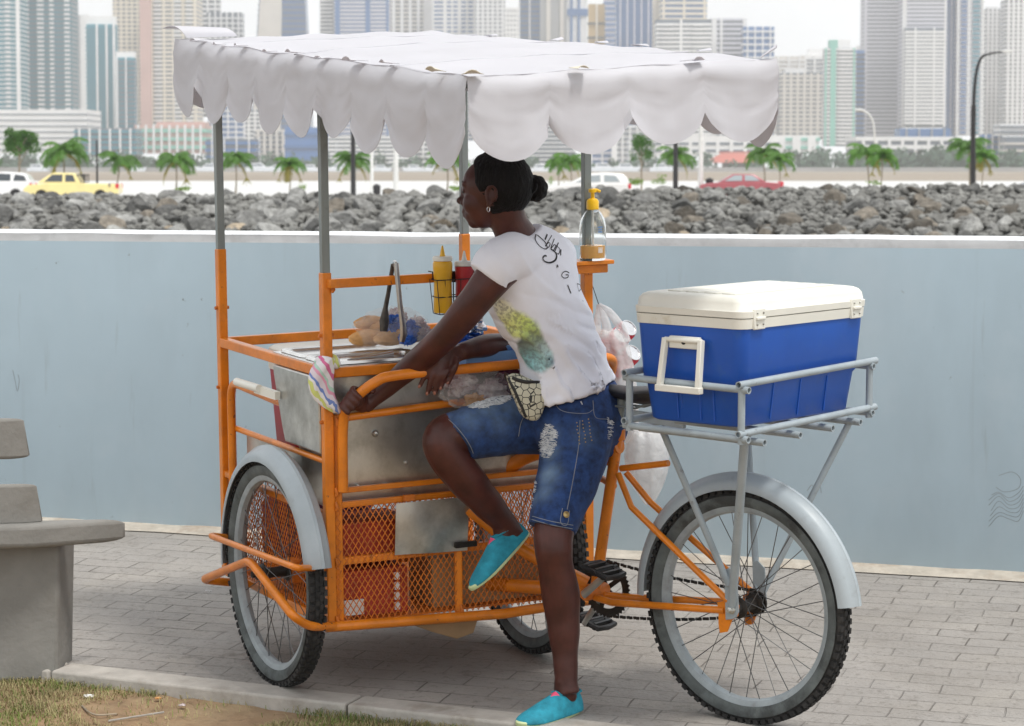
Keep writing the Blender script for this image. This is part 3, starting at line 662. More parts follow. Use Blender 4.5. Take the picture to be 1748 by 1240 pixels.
# towers
PAL={}
def bm_(key,c,rough=.75,spec=.3):
    if key not in PAL: PAL[key]=mat('facade '+key,c,rough,var=.05,scale=.06,spec=spec)
    return PAL[key]
WHT=bm_('white',(.78,.78,.78)); CRM=bm_('cream',(.74,.68,.58)); PNK=bm_('pink',(.55,.36,.32)); GRY=bm_('grey',(.34,.35,.36)); LAV=bm_('pale lavender',(.62,.62,.68)); BEI=bm_('beige grey',(.62,.59,.55)); TAN=bm_('tan',(.50,.36,.18))
GT=bm_('teal glass',(.02,.22,.30),.25,.6); GB=bm_('blue glass',(.035,.14,.36),.25,.6); GG=bm_('grey glass',(.10,.13,.17),.3,.6); GD=bm_('dark glass',(.03,.045,.07),.25,.6); GM=bm_('mint panel',(.22,.50,.42),.6); RED=bm_('red roof',(.42,.13,.10))
HAZE_D=1
def tower(x0,x1,ytop,ybot,Y,label,core,slab=None,nf=None,fl=7.4,piers=(),pier_m=None,slabh=.42,out=1.0,name='tower',cat='building',bal=None,cap=None,group=None,depthm=None,balw=None):
    """x0,x1,ytop,ybot are where the tower shows; floors about fl photo pixels tall; piers: fractions of the width (position,width)"""
    k=Y/FPX; a=at(x0,285,Y);b=at(x1,285,Y); zt=CH+(285-ytop)*k; zb=max(0.2,CH+(285-ybot)*k) if ybot<270 else .2; Wm=b.x-a.x; dp=depthm or Wm*.8
    root=thing(name,V(((a.x+b.x)/2,Y,zb)),label,cat,group)
    fr=Fr((a.x,Y,0),(1,0,0),(0,0,1))
    mb=MB(); mb.box(fr,(0,0,zb),(Wm,dp,zt)); body=mb.build('curtain_wall',core,root,smooth=False)
    fh=fl*k; nfl=int((zt-zb)/fh)
    if slab is not None:
        n=min(nfl,100)
        proto=None
        for i in range(n):
            z=zb+(i+.5)*fh
            if proto is None:
                mb=MB(); mb.box(fr,(-out*.5,-out,zb+.5*fh),(Wm+out*.5,dp,zb+(.5+slabh)*fh)); proto=mb.build('floor_slab',slab,root,smooth=False)
            else:
                c=copyobj(proto,root); c.location=V((0,0,i*fh))
    for p,wd in piers:
        mb=MB(); mb.box(fr,(p*Wm-wd*k/2,-out*1.35,zb),(p*Wm+wd*k/2,.5,zt+(0 if not bal else 0))); mb.build('pier',pier_m or WHT,root,smooth=False)
    if bal:   # columns of projecting balconies: (position, width, material)
        for p,wd,m in bal:
            proto=None
            for i in range(min(nfl,33)):
                if proto is None:
                    mb=MB(); mb.box(fr,(p*Wm-wd*k/2,-out*2.4,zb+.45*fh),(p*Wm+wd*k/2,0,zb+.9*fh)); proto=mb.build('balcony',m,root,smooth=False)
                else:
                    c=copyobj(proto,root); c.location=V((0,0,i*fh))
    if cap:
        for (c0,c1,h,m) in cap:
            mb=MB(); mb.box(fr,(c0*Wm,dp*.15,zt),(c1*Wm,dp*.8,zt+h*k)); mb.build('roof_block',m,root,smooth=False)
    return root
def ev(n,w=2.5,a=0,b=1): return [(a+(b-a)*(i+.5)/n,w) for i in range(n)]
# left
tower(-60,36,-70,195,1700,'teal glass tower with white balconies cut by the left edge of the photo',GT,WHT,fl=7.6,slabh=.2,bal=[(.2,9,WHT),(.55,10,WHT),(.8,8,WHT)],piers=[(.98,6)],group=None)
tower(38,125,-80,192,1750,'teal glass tower with stepped white balcony columns, second from the left edge',GT,GG,fl=7.6,slabh=.22,bal=[(.12,9,WHT),(.40,11,WHT),(.62,7,WHT),(.92,9,WHT)],piers=[(.0,7)])
tower(-40,150,188,262,1500,'long low white block striped by bands at the foot of the left teal towers',WHT,GG,fl=10,slabh=.18,out=.3)
tower(125,152,28,235,1850,'slim pale windowless white tower between the teal towers',WHT,None,piers=[(.5,1.5)],pier_m=GRY)
tower(150,198,44,228,1650,'narrow teal glass tower with plain white crown',GT,GT,fl=7.5,slabh=.3,piers=[(.38,3),(.72,3),(.98,3)],cap=[(0,1,14,WHT)],pier_m=WHT)
tower(200,231,100,232,1630,'lower teal glass tower with white cap beside the cream tower',GT,GG,fl=7.5,slabh=.35,piers=[(.05,3),(.55,2)],cap=[(-.02,1.02,10,WHT)])
tower(128,232,220,268,1450,'low glassy block with white uprights under the narrow teal towers',GG,GT,fl=9,piers=ev(6,3))
tower(196,242,-40,215,1950,'cream balcony tower left of the pink stripe',GG,CRM,fl=7.2,slabh=.55,piers=ev(5,3),pier_m=CRM)
tower(242,338,-60,212,1900,'cream tower with pink vertical stripe and rows of balconies',GG,CRM,fl=7.2,slabh=.55,piers=[(.09,16),(.20,3),(.42,3),(.58,3),(.76,3),(.97,4)],pier_m=CRM,bal=[(.31,12,WHT),(.66,12,WHT),(.87,10,WHT)])
mb=MB(); k=1898/FPX; a=at(251,285,1896); mb.box(WORLD,(a.x-9*k,1893,28),(a.x+9*k,1900,150)); o=mb.build('pink_pier',PNK,D.objects['tower.008'] if 'tower.008' in D.objects else None,smooth=False)
tower(230,350,214,262,1500,'pink podium with pale teal windows under the cream tower',PNK,GM,fl=14,slabh=.45,piers=ev(9,4),pier_m=WHT,cap=[(.3,1,5,PNK)])
tower(338,376,-20,200,2100,'dark topped grey office tower just left of the canopy corner',GG,WHT,fl=8,piers=ev(3,3))
tower(355,414,24,150,2050,'grey glass office tower with white grid and lower right shoulder above the canopy',GG,WHT,fl=8.5,slabh=.3,piers=ev(6,2.5))
tower(356,424,180,250,1800,'glass office block with white grid seen through the left scallops',GB,WHT,fl=9,slabh=.25,piers=ev(5,2))
tower(352,436,238,278,1400,'low blue grey glass hall behind the front-left pole',GG,GB,fl=12,piers=ev(4,2))
# tapered pinkish glass tower
def taper(x0,x1,x2,x3,ytop,ybot,Y,label,core,slab,fl,mid=None):
    k=Y/FPX; fr=WORLD; zt=CH+(285-ytop)*k; zb=max(.2,CH+(285-ybot)*k); A=[at(x,285,Y).x for x in (x0,x1,x2,x3)]
    root=thing('tower',V(((A[0]+A[1])/2,Y,zb)),label,'building')
    d=(A[1]-A[0])*.7
    mb=MB(); mb.hexa([V((A[0],Y,zb)),V((A[1],Y,zb)),V((A[1],Y+d,zb)),V((A[0],Y+d,zb)),V((A[2],Y+d*.1,zt)),V((A[3],Y+d*.1,zt)),V((A[3],Y+d*.9,zt)),V((A[2],Y+d*.9,zt))]); mb.build('curtain_wall',core,root,smooth=False)
    n=int((ybot-ytop)/fl)
    for i in range(n):
        t=(i+.4)/n; xa=A[0]+(A[2]-A[0])*t;xb=A[1]+(A[3]-A[1])*t; z=zb+(zt-zb)*t; mb=MB(); yy=Y+d*.1*t
        mb.box(WORLD,(xa-.4,yy-.9,z),(xb+.4,yy+.6,z+fl*k*.3)); mb.build('floor_slab',slab,root,smooth=False)
    if mid:
        c0,c1=mid; mb=MB(); xa=A[0]+(A[1]-A[0])*c0;xb=A[0]+(A[1]-A[0])*c1; ya=Y-1.3;yb=Y+d*.1-1.3
        xc=A[2]+(A[3]-A[2])*c0;xd=A[2]+(A[3]-A[2])*c1
        mb.hexa([V((xa,ya,zb)),V((xb,ya,zb)),V((xb,ya+3,zb)),V((xa,ya+3,zb)),V((xc,yb,zt)),V((xd,yb,zt)),V((xd,yb+3,zt)),V((xc,yb+3,zt))]); mb.build('stone_panel',BEI,root,smooth=False)
    return root
taper(426,532,446,520,-30,262,2000,'tapered blue glass tower with pinkish stone centre rising above the canopy left of centre',GB,GG,9,(.02,.5))
tower(420,452,188,262,1700,'white block with dark windows seen through the scallops left of the second pole',GG,WHT,fl=7,piers=ev(3,3))
tower(436,500,222,285,1500,'pinkish stone block with window columns behind the second pole',BEI,GG,fl=8,slabh=.4,piers=ev(6,5),pier_m=BEI)
taper(486,600,486,560,218,285,1450,'slanted plain blue glass building right of the second pole',GB,GB,20)
tower(548,572,-40,260,2000,'grey banded tower strip left end of the striped office tower',GG,WHT,fl=6.6,slabh=.5,piers=[(.98,3)],pier_m=GG)
tower(572,664,-50,250,1980,'grey blue office tower with horizontal white stripes above the canopy centre',GB,LAV,fl=6.6,slabh=.5,piers=[(.06,8),(.62,8),(.98,4)],pier_m=GB)
tower(560,700,232,284,1400,'wide low banded grey office block behind the white posts',GG,WHT,fl=7,slabh=.5,out=.3)
tower(666,722,-60,240,2150,'pale beige apartment tower with green-tinted windows above the canopy centre',GG,BEI,fl=7,slabh=.55,piers=ev(4,5),pier_m=WHT)
tower(722,740,-60,240,2180,'plain pale grey tower strip above the canopy peak',WHT,None)
tower(740,812,-60,240,2120,'white apartment tower with blue glass column right of the canopy peak',GB,WHT,fl=7,slabh=.5,piers=[(.0,3),(.28,6),(.45,3),(.62,6),(.80,3),(.98,5)],pier_m=WHT)
tower(812,862,-60,240,2100,'white tower with small square windows left of the grey slab tower',GG,WHT,fl=7,slabh=.5,piers=ev(6,4),pier_m=WHT)
tower(862,884,16,240,1900,'narrow white tower with rows of dark square windows',GD,WHT,fl=8,slabh=.55,piers=ev(4,3.5))
tower(886,922,-60,240,2000,'grey glass tower with pale frame above the woman head',GB,GG,fl=8,piers=[(0,3),(.5,2)])
tower(922,968,-60,240,1950,'brown grey slab tower with plain vertical panels',GRY,None,piers=[(.3,7),(.8,6)],pier_m=BEI)
tower(966,1002,-60,240,2020,'white tower with thin blue vertical strips above the third scallop',WHT,GB,fl=60,slabh=.2,piers=[(.25,4),(.6,4)],pier_m=GB)
tower(1004,1032,10,200,1900,'slim tan tower in front of a pale blue one above the canopy',TAN,GD,fl=24,slabh=.12,piers=[(.5,3)],pier_m=CRM)
tower(1030,1052,-60,240,2200,'pale blue glass tower strip right of the slim tan tower',LAV,GB,fl=9)
tower(1052,1112,-60,240,1880,'deep blue glass tower above the canopy right of centre',GB,GB,fl=8,slabh=.2,piers=ev(5,2),pier_m=LAV)
tower(1112,1132,-50,240,2050,'plain cream tower edge right of the deep blue glass tower',CRM,None)
tower(1128,1205,-20,240,2020,'cream tower with balconies and blue glazed top above the canopy',GB,CRM,fl=9,slabh=.5,piers=[(.05,4),(.5,4),(.95,4)],pier_m=CRM)
tower(1120,1212,36,250,1800,'white balcony tower above the right half of the canopy',GG,WHT,fl=7.4,slabh=.55,bal=[(.2,18,WHT),(.75,16,WHT)],piers=[(.45,4)])
tower(1212,1272,34,250,1860,'pale grey tower with glazed right side above the right of the canopy',GG,LAV,fl=8,slabh=.5,piers=[(.1,8),(.3,4),(.95,5)],pier_m=WHT)
tower(1268,1320,48,250,1820,'pale tower with wide blue grey glazing just left of the open sky',GB,WHT,fl=11,slabh=.25,piers=ev(4,2))
for px,yt in ((1185,-2),(1187,60)):
    pass
# centre gap under the canopy
taper(892,996,930,950,205,284,1500,'stepped white building with dark bands shaped like a pyramid right of the hair bun',GG,WHT,7)
tower(1000,1056,190,284,1700,'pale blue glass block left of the small tree',GB,LAV,fl=10,piers=ev(3,3))
tower(1044,1056,180,284,1690,'thin white slab building left of the small tree',WHT,None)
tower(1056,1120,215,280,1500,'low white hotel block behind the small tree',WHT,GG,fl=9,slabh=.3,piers=ev(5,3))
tower(700,790,225,284,1450,"low grey block with a pale roof left of the woman's forehead",GG,WHT,fl=8,piers=ev(6,3))
tower(1120,1330,232,266,1380,'long low white terminal building under the right of the canopy',WHT,GG,fl=12,slabh=.35,piers=ev(9,6),out=.3)
tower(1236,1300,262,284,1300,'low hall with a shallow red roof behind the red sedan',BEI,RED,fl=40,slabh=.01,cap=[(-.1,1.1,3,RED)])
k=1290/FPX
mb=MB(); a=at(1205,285,1290).x;b=at(1300,285,1290).x; z=CH+(285-278)*k
mb.add([V((a,1285,z)),V((b,1285,z)),V((b,1310,z)),V((a,1310,z)),V((a+8,1297,z+4.5)),V((b-8,1297,z+4.5))],[(0,1,5,4),(2,3,4,5),(1,2,5),(3,0,4),(3,2,1,0)])
tag(mb.build('pavilion_roof',RED,smooth=False),'low red tiled pavilion roof behind the red sedan','roof')
# right of the canopy
tower(1318,1372,98,236,2050,'hazy beige banded tower directly right of the canopy end',BEI,WHT,fl=7,slabh=.5,piers=ev(3,3))
tower(1332,1412,126,238,1800,'beige grey apartment block with many balconies right of the canopy end',GG,BEI,fl=7.2,slabh=.55,piers=ev(7,4),pier_m=BEI,cap=[(.1,.5,6,WHT)])
tower(1366,1412,96,200,2250,'hazy white stepped tower top behind the beige grey block',WHT,GG,fl=7,slabh=.3,cap=[(.3,.8,10,WHT)],piers=ev(3,3))
tower(1408,1458,84,250,1700,'white balcony tower with mint green vertical stripe and green crown',GG,WHT,fl=6.6,slabh=.55,piers=[(.0,3),(.25,9),(.96,3)],pier_m=GM,bal=[(.65,22,WHT)],cap=[(.15,.42,14,GM),(.42,.85,14,WHT)])
tower(1458,1474,88,245,1780,'dark blue slim tower edge right of the mint striped tower',GB,GD,fl=8)
tower(1462,1482,80,240,2000,'pale slim hazy tower squeezed left of the giant tower',WHT,GG,fl=7,slabh=.3)
tower(1474,1540,-70,236,1900,'left wing of the giant pale striped tower',GG,LAV,fl=6.8,slabh=.55,piers=[(.02,4),(.96,6)],pier_m=LAV)
tower(1540,1612,-70,218,1850,'central wing of the giant pale striped tower with dense white floors',GG,LAV,fl=6.8,slabh=.6,piers=[(.0,4),(.04,3),(.98,3)],pier_m=WHT)
tower(1544,1608,50,216,1838,'white banded lower front of the giant striped tower',GG,WHT,fl=6.4,slabh=.62,depthm=12,piers=[(.25,2.5),(.75,2.5)])
tower(1610,1632,-70,236,1870,'blue glass strip right of the giant striped tower',GB,GB,fl=8,slabh=.2,piers=[(.5,1.5)],pier_m=LAV)
tower(1632,1676,-70,232,1860,'pale blue tower with three glazed columns left of the black lamp top',LAV,WHT,fl=7.6,slabh=.35,piers=[(0,3),(.42,3),(.95,3)],bal=[(.22,9,GB),(.7,12,GT)])
tower(1680,1716,18,232,1950,'white tower with dark vertical window strips behind the lamp arm',GD,WHT,fl=7,slabh=.4,piers=ev(5,4.5),cap=[(.1,.6,4,WHT)])
tower(1714,1780,2,225,1900,'white tower with dark vertical window strips cut by the right edge of the photo',GD,WHT,fl=7,slabh=.4,piers=ev(8,4.5),cap=[(.3,1,10,WHT)])
tower(1536,1622,220,236,1500,'blue glass hall at the foot of the giant striped tower',GB,GG,fl=20,slabh=.1,piers=ev(4,2),pier_m=GRY)
tower(1462,1640,234,262,1420,'white viaduct-like podium with columns under the giant tower',GG,WHT,fl=14,slabh=.5,piers=ev(8,5))
tower(1320,1398,232,262,1400,'low white and mint shed right of the canopy end',WHT,GM,fl=14,slabh=.35,piers=ev(3,14),pier_m=WHT)
tower(1676,1710,230,284,1400,'low blue glass block left of the right-hand pale houses',GB,GG,fl=9,piers=ev(3,2))
tower(1706,1780,212,232,1380,'low white house row at the right edge under the last towers',WHT,GG,fl=9,slabh=.3)
tower(1716,1780,234,284,1360,'grey green low block at the right edge behind the dark car',GG,BEI,fl=12,slabh=.3)
# ------------------------------------------------------------------ THE FOOD TRICYCLE
TR=thing('food_tricycle',ground(760,1100),'orange three-wheeled food vending cart with scalloped white canopy and steel tub','tricycle')
CW,CL,ZT=.848,.832,1.03
PS=.029
def C(x,y,ax,v): return CART.w(CART.pt(x,y,ax,v))
def sq(a,b,w=PS,m='orange',name='rail',h=None,up=None): mb=MB(); mb.bar(CART.w(a),CART.w(b),w,h,up=tuple(CART.Z) if up is None else up); return mb.build(name,m,TR,bevel=.003)
def rd(pts,r,m='orange',name='tube',fr=CART,fl=.0,seg=12,n=5):
    mb=MB(); P=[fr.w(p) for p in pts]
    if fl: P=fillet(P,fl,n)
    mb.tube(P,r,seg); return mb.build(name,m,TR)
# corner posts (orange) and the grey canopy poles telescoping out of them
zc={'A':1.035,'B':1.03,'C':1.045,'D':1.0}
for k,(u,v) in dict(A=(0,CL),B=(0,0),C=(CW,CL),D=(CW,0)).items():
    p0=CART.w((u,v,-.0)); mb=MB(); mb.bar(p0,CART.w((u,v,zc[k])),PS,up=tuple(CART.X)); po=mb.build('post','orange',TR,bevel=.003)
    for z in (.60,.85):
        if k in 'AB':
            mb=MB(); mb.tube([CART.w((u-.023,v,z)),CART.w((u+.023,v,z))],.0055,8); mb.build('bolt','orange_rust',po)
    mb=MB(); zt=1.63 if v==0 else 1.645; mb.bar(CART.w((u,v,zc[k]-.02)),CART.w((u,v,zt)),.0235,up=tuple(CART.X)); mb.build('canopy_pole','galv',TR,bevel=.002)
# rails, level by level
sq((0,-.0,.742),(0,CL,.742)); sq((0,0,.742),(CW,0,.742)); sq((CW,0,.742),(CW,CL,.742)); sq((0,CL,.742),(CW,CL,.742))
sq((.0,-.022,1.0),(CW+.055,-.022,1.0),.026,name='top_rail')
# soap shelf widens the top rail right of post D
mb=MB(); mb.box(CART,(CW-.09,-.055,1.014),(CW+.065,.03,1.026)); mb.build('shelf','orange',TR,bevel=.002)
sq((0,0,.397),(CW,0,.397),.016); sq((0,0,.355),(CW,0,.355),.018); sq((0,0,.19),(CW,0,.19),.022)
rd([(0.015,CL-.06,.475),(0.0,0,.483)],.0095); sq((0,0,.325),(0,CL,.325),.02); sq((0,0,.01),(0,CL,.01),.026); sq((CW,0,.01),(CW,CL,.01),.026); sq((0,CL,.01),(CW,CL,.01),.026)
sq((CW,0,.325),(CW,CL,.325),.02); sq((0,CL,.325),(CW,CL,.325),.02); sq((CW,0,.48),(CW,CL,.48),.018)
for q in ((0.012,-.016,.742),(.014,-.018,.397),(.014,-.018,.355),(.012,-.016,.19),(.010,-.018,.02),(CW-.012,-.016,.742),(CW-.012,-.016,.397),(0,.016,.742),(0,.016,.483),(.02,-.02,.60),(.41,-.018,.355),(.41,-.016,.01),(CW-.01,-.02,1.0),(.012,-.02,.987)):
    f=CART.at(q); mb=MB(); mb.tube([f.w((.0,0,-.013)),f.w((.004,-.003,-.005)),f.w((.002,-.002,.004)),f.w((.0,0,.013))],[.004,.0062,.0052,.004],8); mb.build('weld_bead','orange_rust',TR)
# inner side guard tube (bent) along the wheel side
g0=CART.pt(400,790,'x',0); rd([(0,CL-.065,.30),(0,CL-.065,.625),(0,.33,.611)],.0135,fl=.06)
sq((.03,0,.0),(.03,0,.62),.022,name='handlebar_post'); 
# handlebar: left upright, bend forward, cross bar, right bend
HB=[(.032,-.03,.40),(.034,-.035,.60),(.045,-.075,.665),(.10,-.115,.722),(.17,-.12,.738),(.42,-.12,.742),(.70,-.12,.745),(.86,-.10,.74),(.90,-.06,.70),(.89,-.02,.62),(.875,-.01,.50)]
mb=MB(); mb.tube([CART.w(p) for p in spline(HB,6)],.0150,14); mb.build('handlebar','orange',TR)
b0=CART.pt(590,713,'y',-.03);b1=CART.pt(760,690,'y',-.03); rd([b0,b1,(CW-.0,-.03,b1.z+.015)],.0115)
# thick bottom tube of the rear face
t0=CART.pt(556,1071,'y',-.02);t1=CART.pt(860,1048,'y',-.02); rd([t0,t1,(CW+.02,-.02,t1.z+.01)],.0155)
# wheel guard: two bent tubes outboard of the near wheel
gp=lambda x,y,u=-.165: CART.pt(x,y,'x',u)
a=CART.pt(553,970,'y',-.0); rd([a+V((0,0,0)),gp(507,970),gp(357,914),gp(352,920)+V((.10,.03,-.012)),gp(352,930)+V((.15,.03,-.02))],.0095,fl=.03)
a=t0; rd([a+V((.03,0,0)),gp(528,1070,-.10),gp(500,1052),gp(426,957),gp(346,990),gp(349,998)+V((.10,.04,-.012)),gp(350,1000)+V((.16,.04,-.02))],.0130,'orange',fl=.035)
# expanded metal: rear face, near side, far side
def mesh_panel(O,U,Vv,w,h,name='mesh_panel',px=.0188,py=.029,wd=.0025):
    mb=MB(); n=int((w+h*px/py)/px)+2; O=V(O);U=V(U);Vv=V(Vv); N=U.cross(Vv)
    sl=py/px
    for s_ in (1,-1):
        for k in range(-int(h/py)-2,n):
            # line x = k*px + z/sl (or mirrored)
            pts=[]
            x0=k*px
            za,zb=0,h
            xa=x0;xb=x0+h/sl
            # clip to 0..w
            if xa<0: za=(0-x0)*sl; xa=0
            if xb>w: zb=(w-x0)*sl; xb=w
            if zb<=za+.002: continue
            if s_<0: xa,xb=w-xa,w-xb
            p=O+U*xa+Vv*za; q=O+U*xb+Vv*zb
            if (q-p).length<.004: continue
            mb.bar(p+N*.0006*s_,q+N*.0006*s_,wd,.0016,up=tuple(N))
    return mb.build(name,'orange_rust',TR,smooth=False)
mesh_panel(CART.w((.0,-.012,.0)),CART.X,CART.Z,CW,.35)
mesh_panel(CART.w((.0,.02,.0)),CART.Y,CART.Z,CL-.03,.33)
mesh_panel(CART.w((CW,.02,.0)),CART.Y,CART.Z,CL-.03,.33)
mesh_panel(CART.w((.0,CL,.0)),CART.X,CART.Z,CW,.33)
# steel plate wired to the mesh, hatch bits
p=[CART.pt(x,y,'y',-.024) for x,y in ((676,860),(800,848),(798,940),(674,948))]
mb=MB(); 
P=[[CART.w(p[0].lerp(p[1],i/8).lerp(p[3].lerp(p[2],i/8),j/6)+V((0,-.003*math.sin(i*1.1)*math.sin(j*.9),0))) for i in range(9)] for j in range(7)]
mb.grid(P); mb.build('steel_plate','steel',TR,solid=.002)
for x in (.41,): sq((x,-.004,.0),(x,-.004,.35),.024,name='centre_post')
mb=MB(); q=CART.pt(800,930,'y',-.03); mb.box(CART.at(q),(-.045,-.008,-.006),(.025,.008,.010)); mb.build('hatch_latch','blackmetal',TR,bevel=.002)
mb=MB(); q=CART.pt(692,850,'y',-.02); mb.box(CART.at(q),(-.006,-.006,-.01),(.028,.006,.008)); mb.build('hinge','orange_rust',TR,bevel=.001)
# floor sheet inside
mb=MB(); mb.box(CART,(.02,.02,-.002),(CW-.02,CL-.02,.004)); mb.build('floor_sheet','orange_rust',TR)
# ---- steel tub (tapered) hung in the frame
def loftbox(mb,fr,zs,x0,x1,y0,y1,r=.02,n=4):
    """zs: list of (z, inset)"""
    rs=[]
    for z,ins in zs:
        a,b,c,d=x0+ins,x1-ins,y0+ins,y1-ins; ring=[]
        rr=max(.001,min(r,(b-a)/2-.001,(d-c)/2-.001))
        for cx,cy,a0 in ((b-rr,d-rr,0),(a+rr,d-rr,90),(a+rr,c+rr,180),(b-rr,c+rr,270)):
            for k in range(n+1): t=R(a0+90*k/n); ring.append(fr.w((cx+rr*math.cos(t),cy+rr*math.sin(t),z)))
        rs.append(ring)
    mb.rings(rs); return mb
mb=MB(); ztub=.73
# side profile leans: front edge from v=.375 at the rim to v=.27 lower down
rs=[]
for z,v1,ins in ((ztub-.004,.385,.0),(.70,.384,.001),(.55,.33,.003),(.505,.31,.004),(.495,.305,.004),(.46,.285,.005),(.36,.255,.010),(.345,.245,.02)):
    uo=-.020 if z>.5 else .018
    rs.append([CART.w(q) for q in ((uo+ins,.018+ins*.6,z),(.43,.016+ins*.6,z+0),(CW-.02-ins,.018+ins*.6,z),(CW-.02-ins,v1+.0,z),(.43,v1,z),(uo+ins,v1-.022,z))])
mb.rings(rs); tub=mb.build('steel_tub','steel',TR,bevel=.004,sharp=25)
for (x,y) in ((640,740),(693,790),(660,828),(611,830)):
    mb=MB(); q=CART.pt(x,y,'y',.016); mb.sphere(CART.w(q),.006 if x!=640 else .011,8,6); mb.build('rivet','steel',tub)
# side sheet below the tub on the wheel side + dark panel behind
mb=MB(); mb.box(CART,(.028,.02,.335),(.032,CL-.12,.47)); mb.build('side_sheet','steel',TR)
# stainless steam pans recessed in the top: rim plates and two wells
zr=.757
def panwell(u0,u1,v0,v1,dz=-.03):
    mb=MB(); 
    out=[(u0,v0),(u1,v0),(u1,v1),(u0,v1)]
    def rr(a,z,r=.02):
        x0,y0,x1,y1=u0+a,v0+a,u1-a,v1-a; rg=[]
        for cx,cy,a0 in ((x1-r,y1-r,0),(x0+r,y1-r,90),(x0+r,y0+r,180),(x1-r,y0+r,270)):
            for k in range(5): t=R(a0+22.5*k); rg.append(CART.w((cx+r*math.cos(t),cy+r*math.sin(t),z)))
        return rg
    mb.rings([rr(0,zr+.004),rr(.002,zr+.011),rr(.010,zr+.012),rr(.018,zr+.008),rr(.024,zr+dz*.4),rr(.034,zr+dz)],caps=False)
    rg=rr(.034,zr+dz); mb.add(rg,[tuple(range(len(rg)))]); return mb
def toplevel(o,label,cat,group=None): return tag(o,label,cat,group)
mb=MB(); mb.box(CART,(-.004,-.006,.755),(.36,.40,.760)); mb.build('counter_sheet','pan',TR,bevel=.001)
mb=panwell(.012,.345,.012,.20,-.028); o=mb.build('food_pan','pan',smooth=True,sharp=50,loc=CART.w((.17,.1,.76)),solid=.0015); tag(o,'shallow shiny steel food pan on the cart top, nearer the rag','food pan')
mb=panwell(.012,.345,.205,.39,-.028); o=mb.build('food_pan','pan',smooth=True,sharp=50,loc=CART.w((.17,.3,.76)),solid=.0015); tag(o,'shiny steel food pan at the front of the cart top, behind the nearer pan','food pan')
mb=MB(); mb.tube([CART.w((.10,.08,.762)),CART.w((.16,.10,.764)),CART.w((.26,.11,.766))],[.004,.003,.012],8,ell=.4); tag(mb.build('serving_spoon','pan'),'steel serving spoon lying in the nearer food pan','spoon')
# counter right half in blue-grey sheet
mb=MB(); mb.box(CART,(.362,-.004,.752),(CW+.004,.40,.758)); mb.build('counter_board','steel',TR,bevel=.001)

# ---- wheels
def wheel(fr,Rw,name='wheel',ns=32,knob=True,spokes=True):
    """fr: origin at the hub, y axis = axle"""
    tw=.026; rc_=Rw-tw; mb=MB(); rg=[]
    N=96
    F=Fr(fr.o,fr.X,fr.Z)
    ax=F.Y
    def cr(a,r,y): return F.o+F.X*(r*math.cos(a))+F.Z*(r*math.sin(a))+ax*y
    sec=[(-.9,.55),(-1.0,.1),(-.9,-.45),(-.55,-.85),(.55,-.85),(.9,-.45),(1.0,.1),(.9,.55),(.55,.92),(0,1.0),(-.55,.92)]
    for i in range(N):
        a=2*PI*i/N; rg.append([cr(a,rc_+tw*z*.98,tw*y*.86) for y,z in sec])
    mb.rings(rg,closed=True)
    tyre=mb.build(name,'tyre',TR)
    # knobby tread blocks
    mb=MB(); nk=78
    for i in range(nk):
        for row,(y0,y1,ph) in enumerate(((-1.02,-.60,0),(-.48,-.04,.5),(.04,.48,.0),(.60,1.02,.5))):
            a=2*PI*(i+ph)/nk; da=2*PI/nk*.30
            r0=rc_+tw*(.55 if row in(0,3) else .9); r1=rc_+tw*(1.02 if row in (0,3) else 1.13)
            mb.hexa([cr(a-da,r0,tw*y0),cr(a+da,r0,tw*y0),cr(a+da,r0,tw*y1),cr(a-da,r0,tw*y1),cr(a-da,r1,tw*y0*.95),cr(a+da,r1,tw*y0*.95),cr(a+da,r1,tw*y1*.95),cr(a-da,r1,tw*y1*.95)])
    mb.build('tread','tyre',tyre,smooth=False)
    mb=MB(); rg=[]
    for i in range(N):
        a=2*PI*i/N; rg.append([cr(a,rc_+tw*z,tw*y) for y,z in ((-1.0,.30),(-1.03,-.05),(-.93,-.5),(-.72,-.86),(.72,-.86),(.93,-.5),(1.03,-.05),(1.0,.30),(.5,.2),(-.5,.2))])
    mb.rings(rg,closed=True); mb.build('sidewall','sidewall',tyre)
    mb=MB(); rg=[]; ri=rc_-tw*.62
    for i in range(N):
        a=2*PI*i/N; rg.append([cr(a,ri+z,y) for y,z in ((-.0175,.008),(-.0185,0),(-.0175,-.012),(-.013,-.022),(0,-.027),(.013,-.022),(.0175,-.012),(.0185,0),(.0175,.008))])
    mb.rings(rg,closed=True); mb.build('rim','rim',tyre)
    rr_=ri-.024
    mb=MB(); HF=Fr(F.o,F.X,ax)
    mb.lathe(HF,[(.006,-.075),(.010,-.074),(.010,-.062),(.017,-.060),(.019,-.045),(.030,-.040),(.030,-.036),(.017,-.032),(.015,0),(.017,.032),(.030,.036),(.030,.040),(.019,.045),(.017,.060),(.010,.062),(.010,.074),(.006,.075)],18)
    mb.build('hub','blackmetal',tyre)
    for i in range(ns):
        s_=1 if i%2 else -1; a=2*PI*i/ns; a2=a+(1 if (i//2)%2 else -1)*R(68)*1.0; mb=MB()
        mb.tube([cr(a2,.028,.037*s_),cr(a,rr_+.004,.003*s_)],.00135,4,caps=False); mb.build('spoke','spoke',tyre,smooth=False)
    return tyre
WR=.338
CZ=CART
def cartwheel(u): 
    return Fr(CART.w((u,.262,-.219+WR)),CART.Y,CART.Z)
FW1=cartwheel(-.066); FW2=cartwheel(CW-.062)
wheel(FW1,WR); wheel(FW2,WR)
RWf=Fr(BIKE.w((0,0,.332)),BIKE.X,BIKE.Z); wheel(RWf,.332)
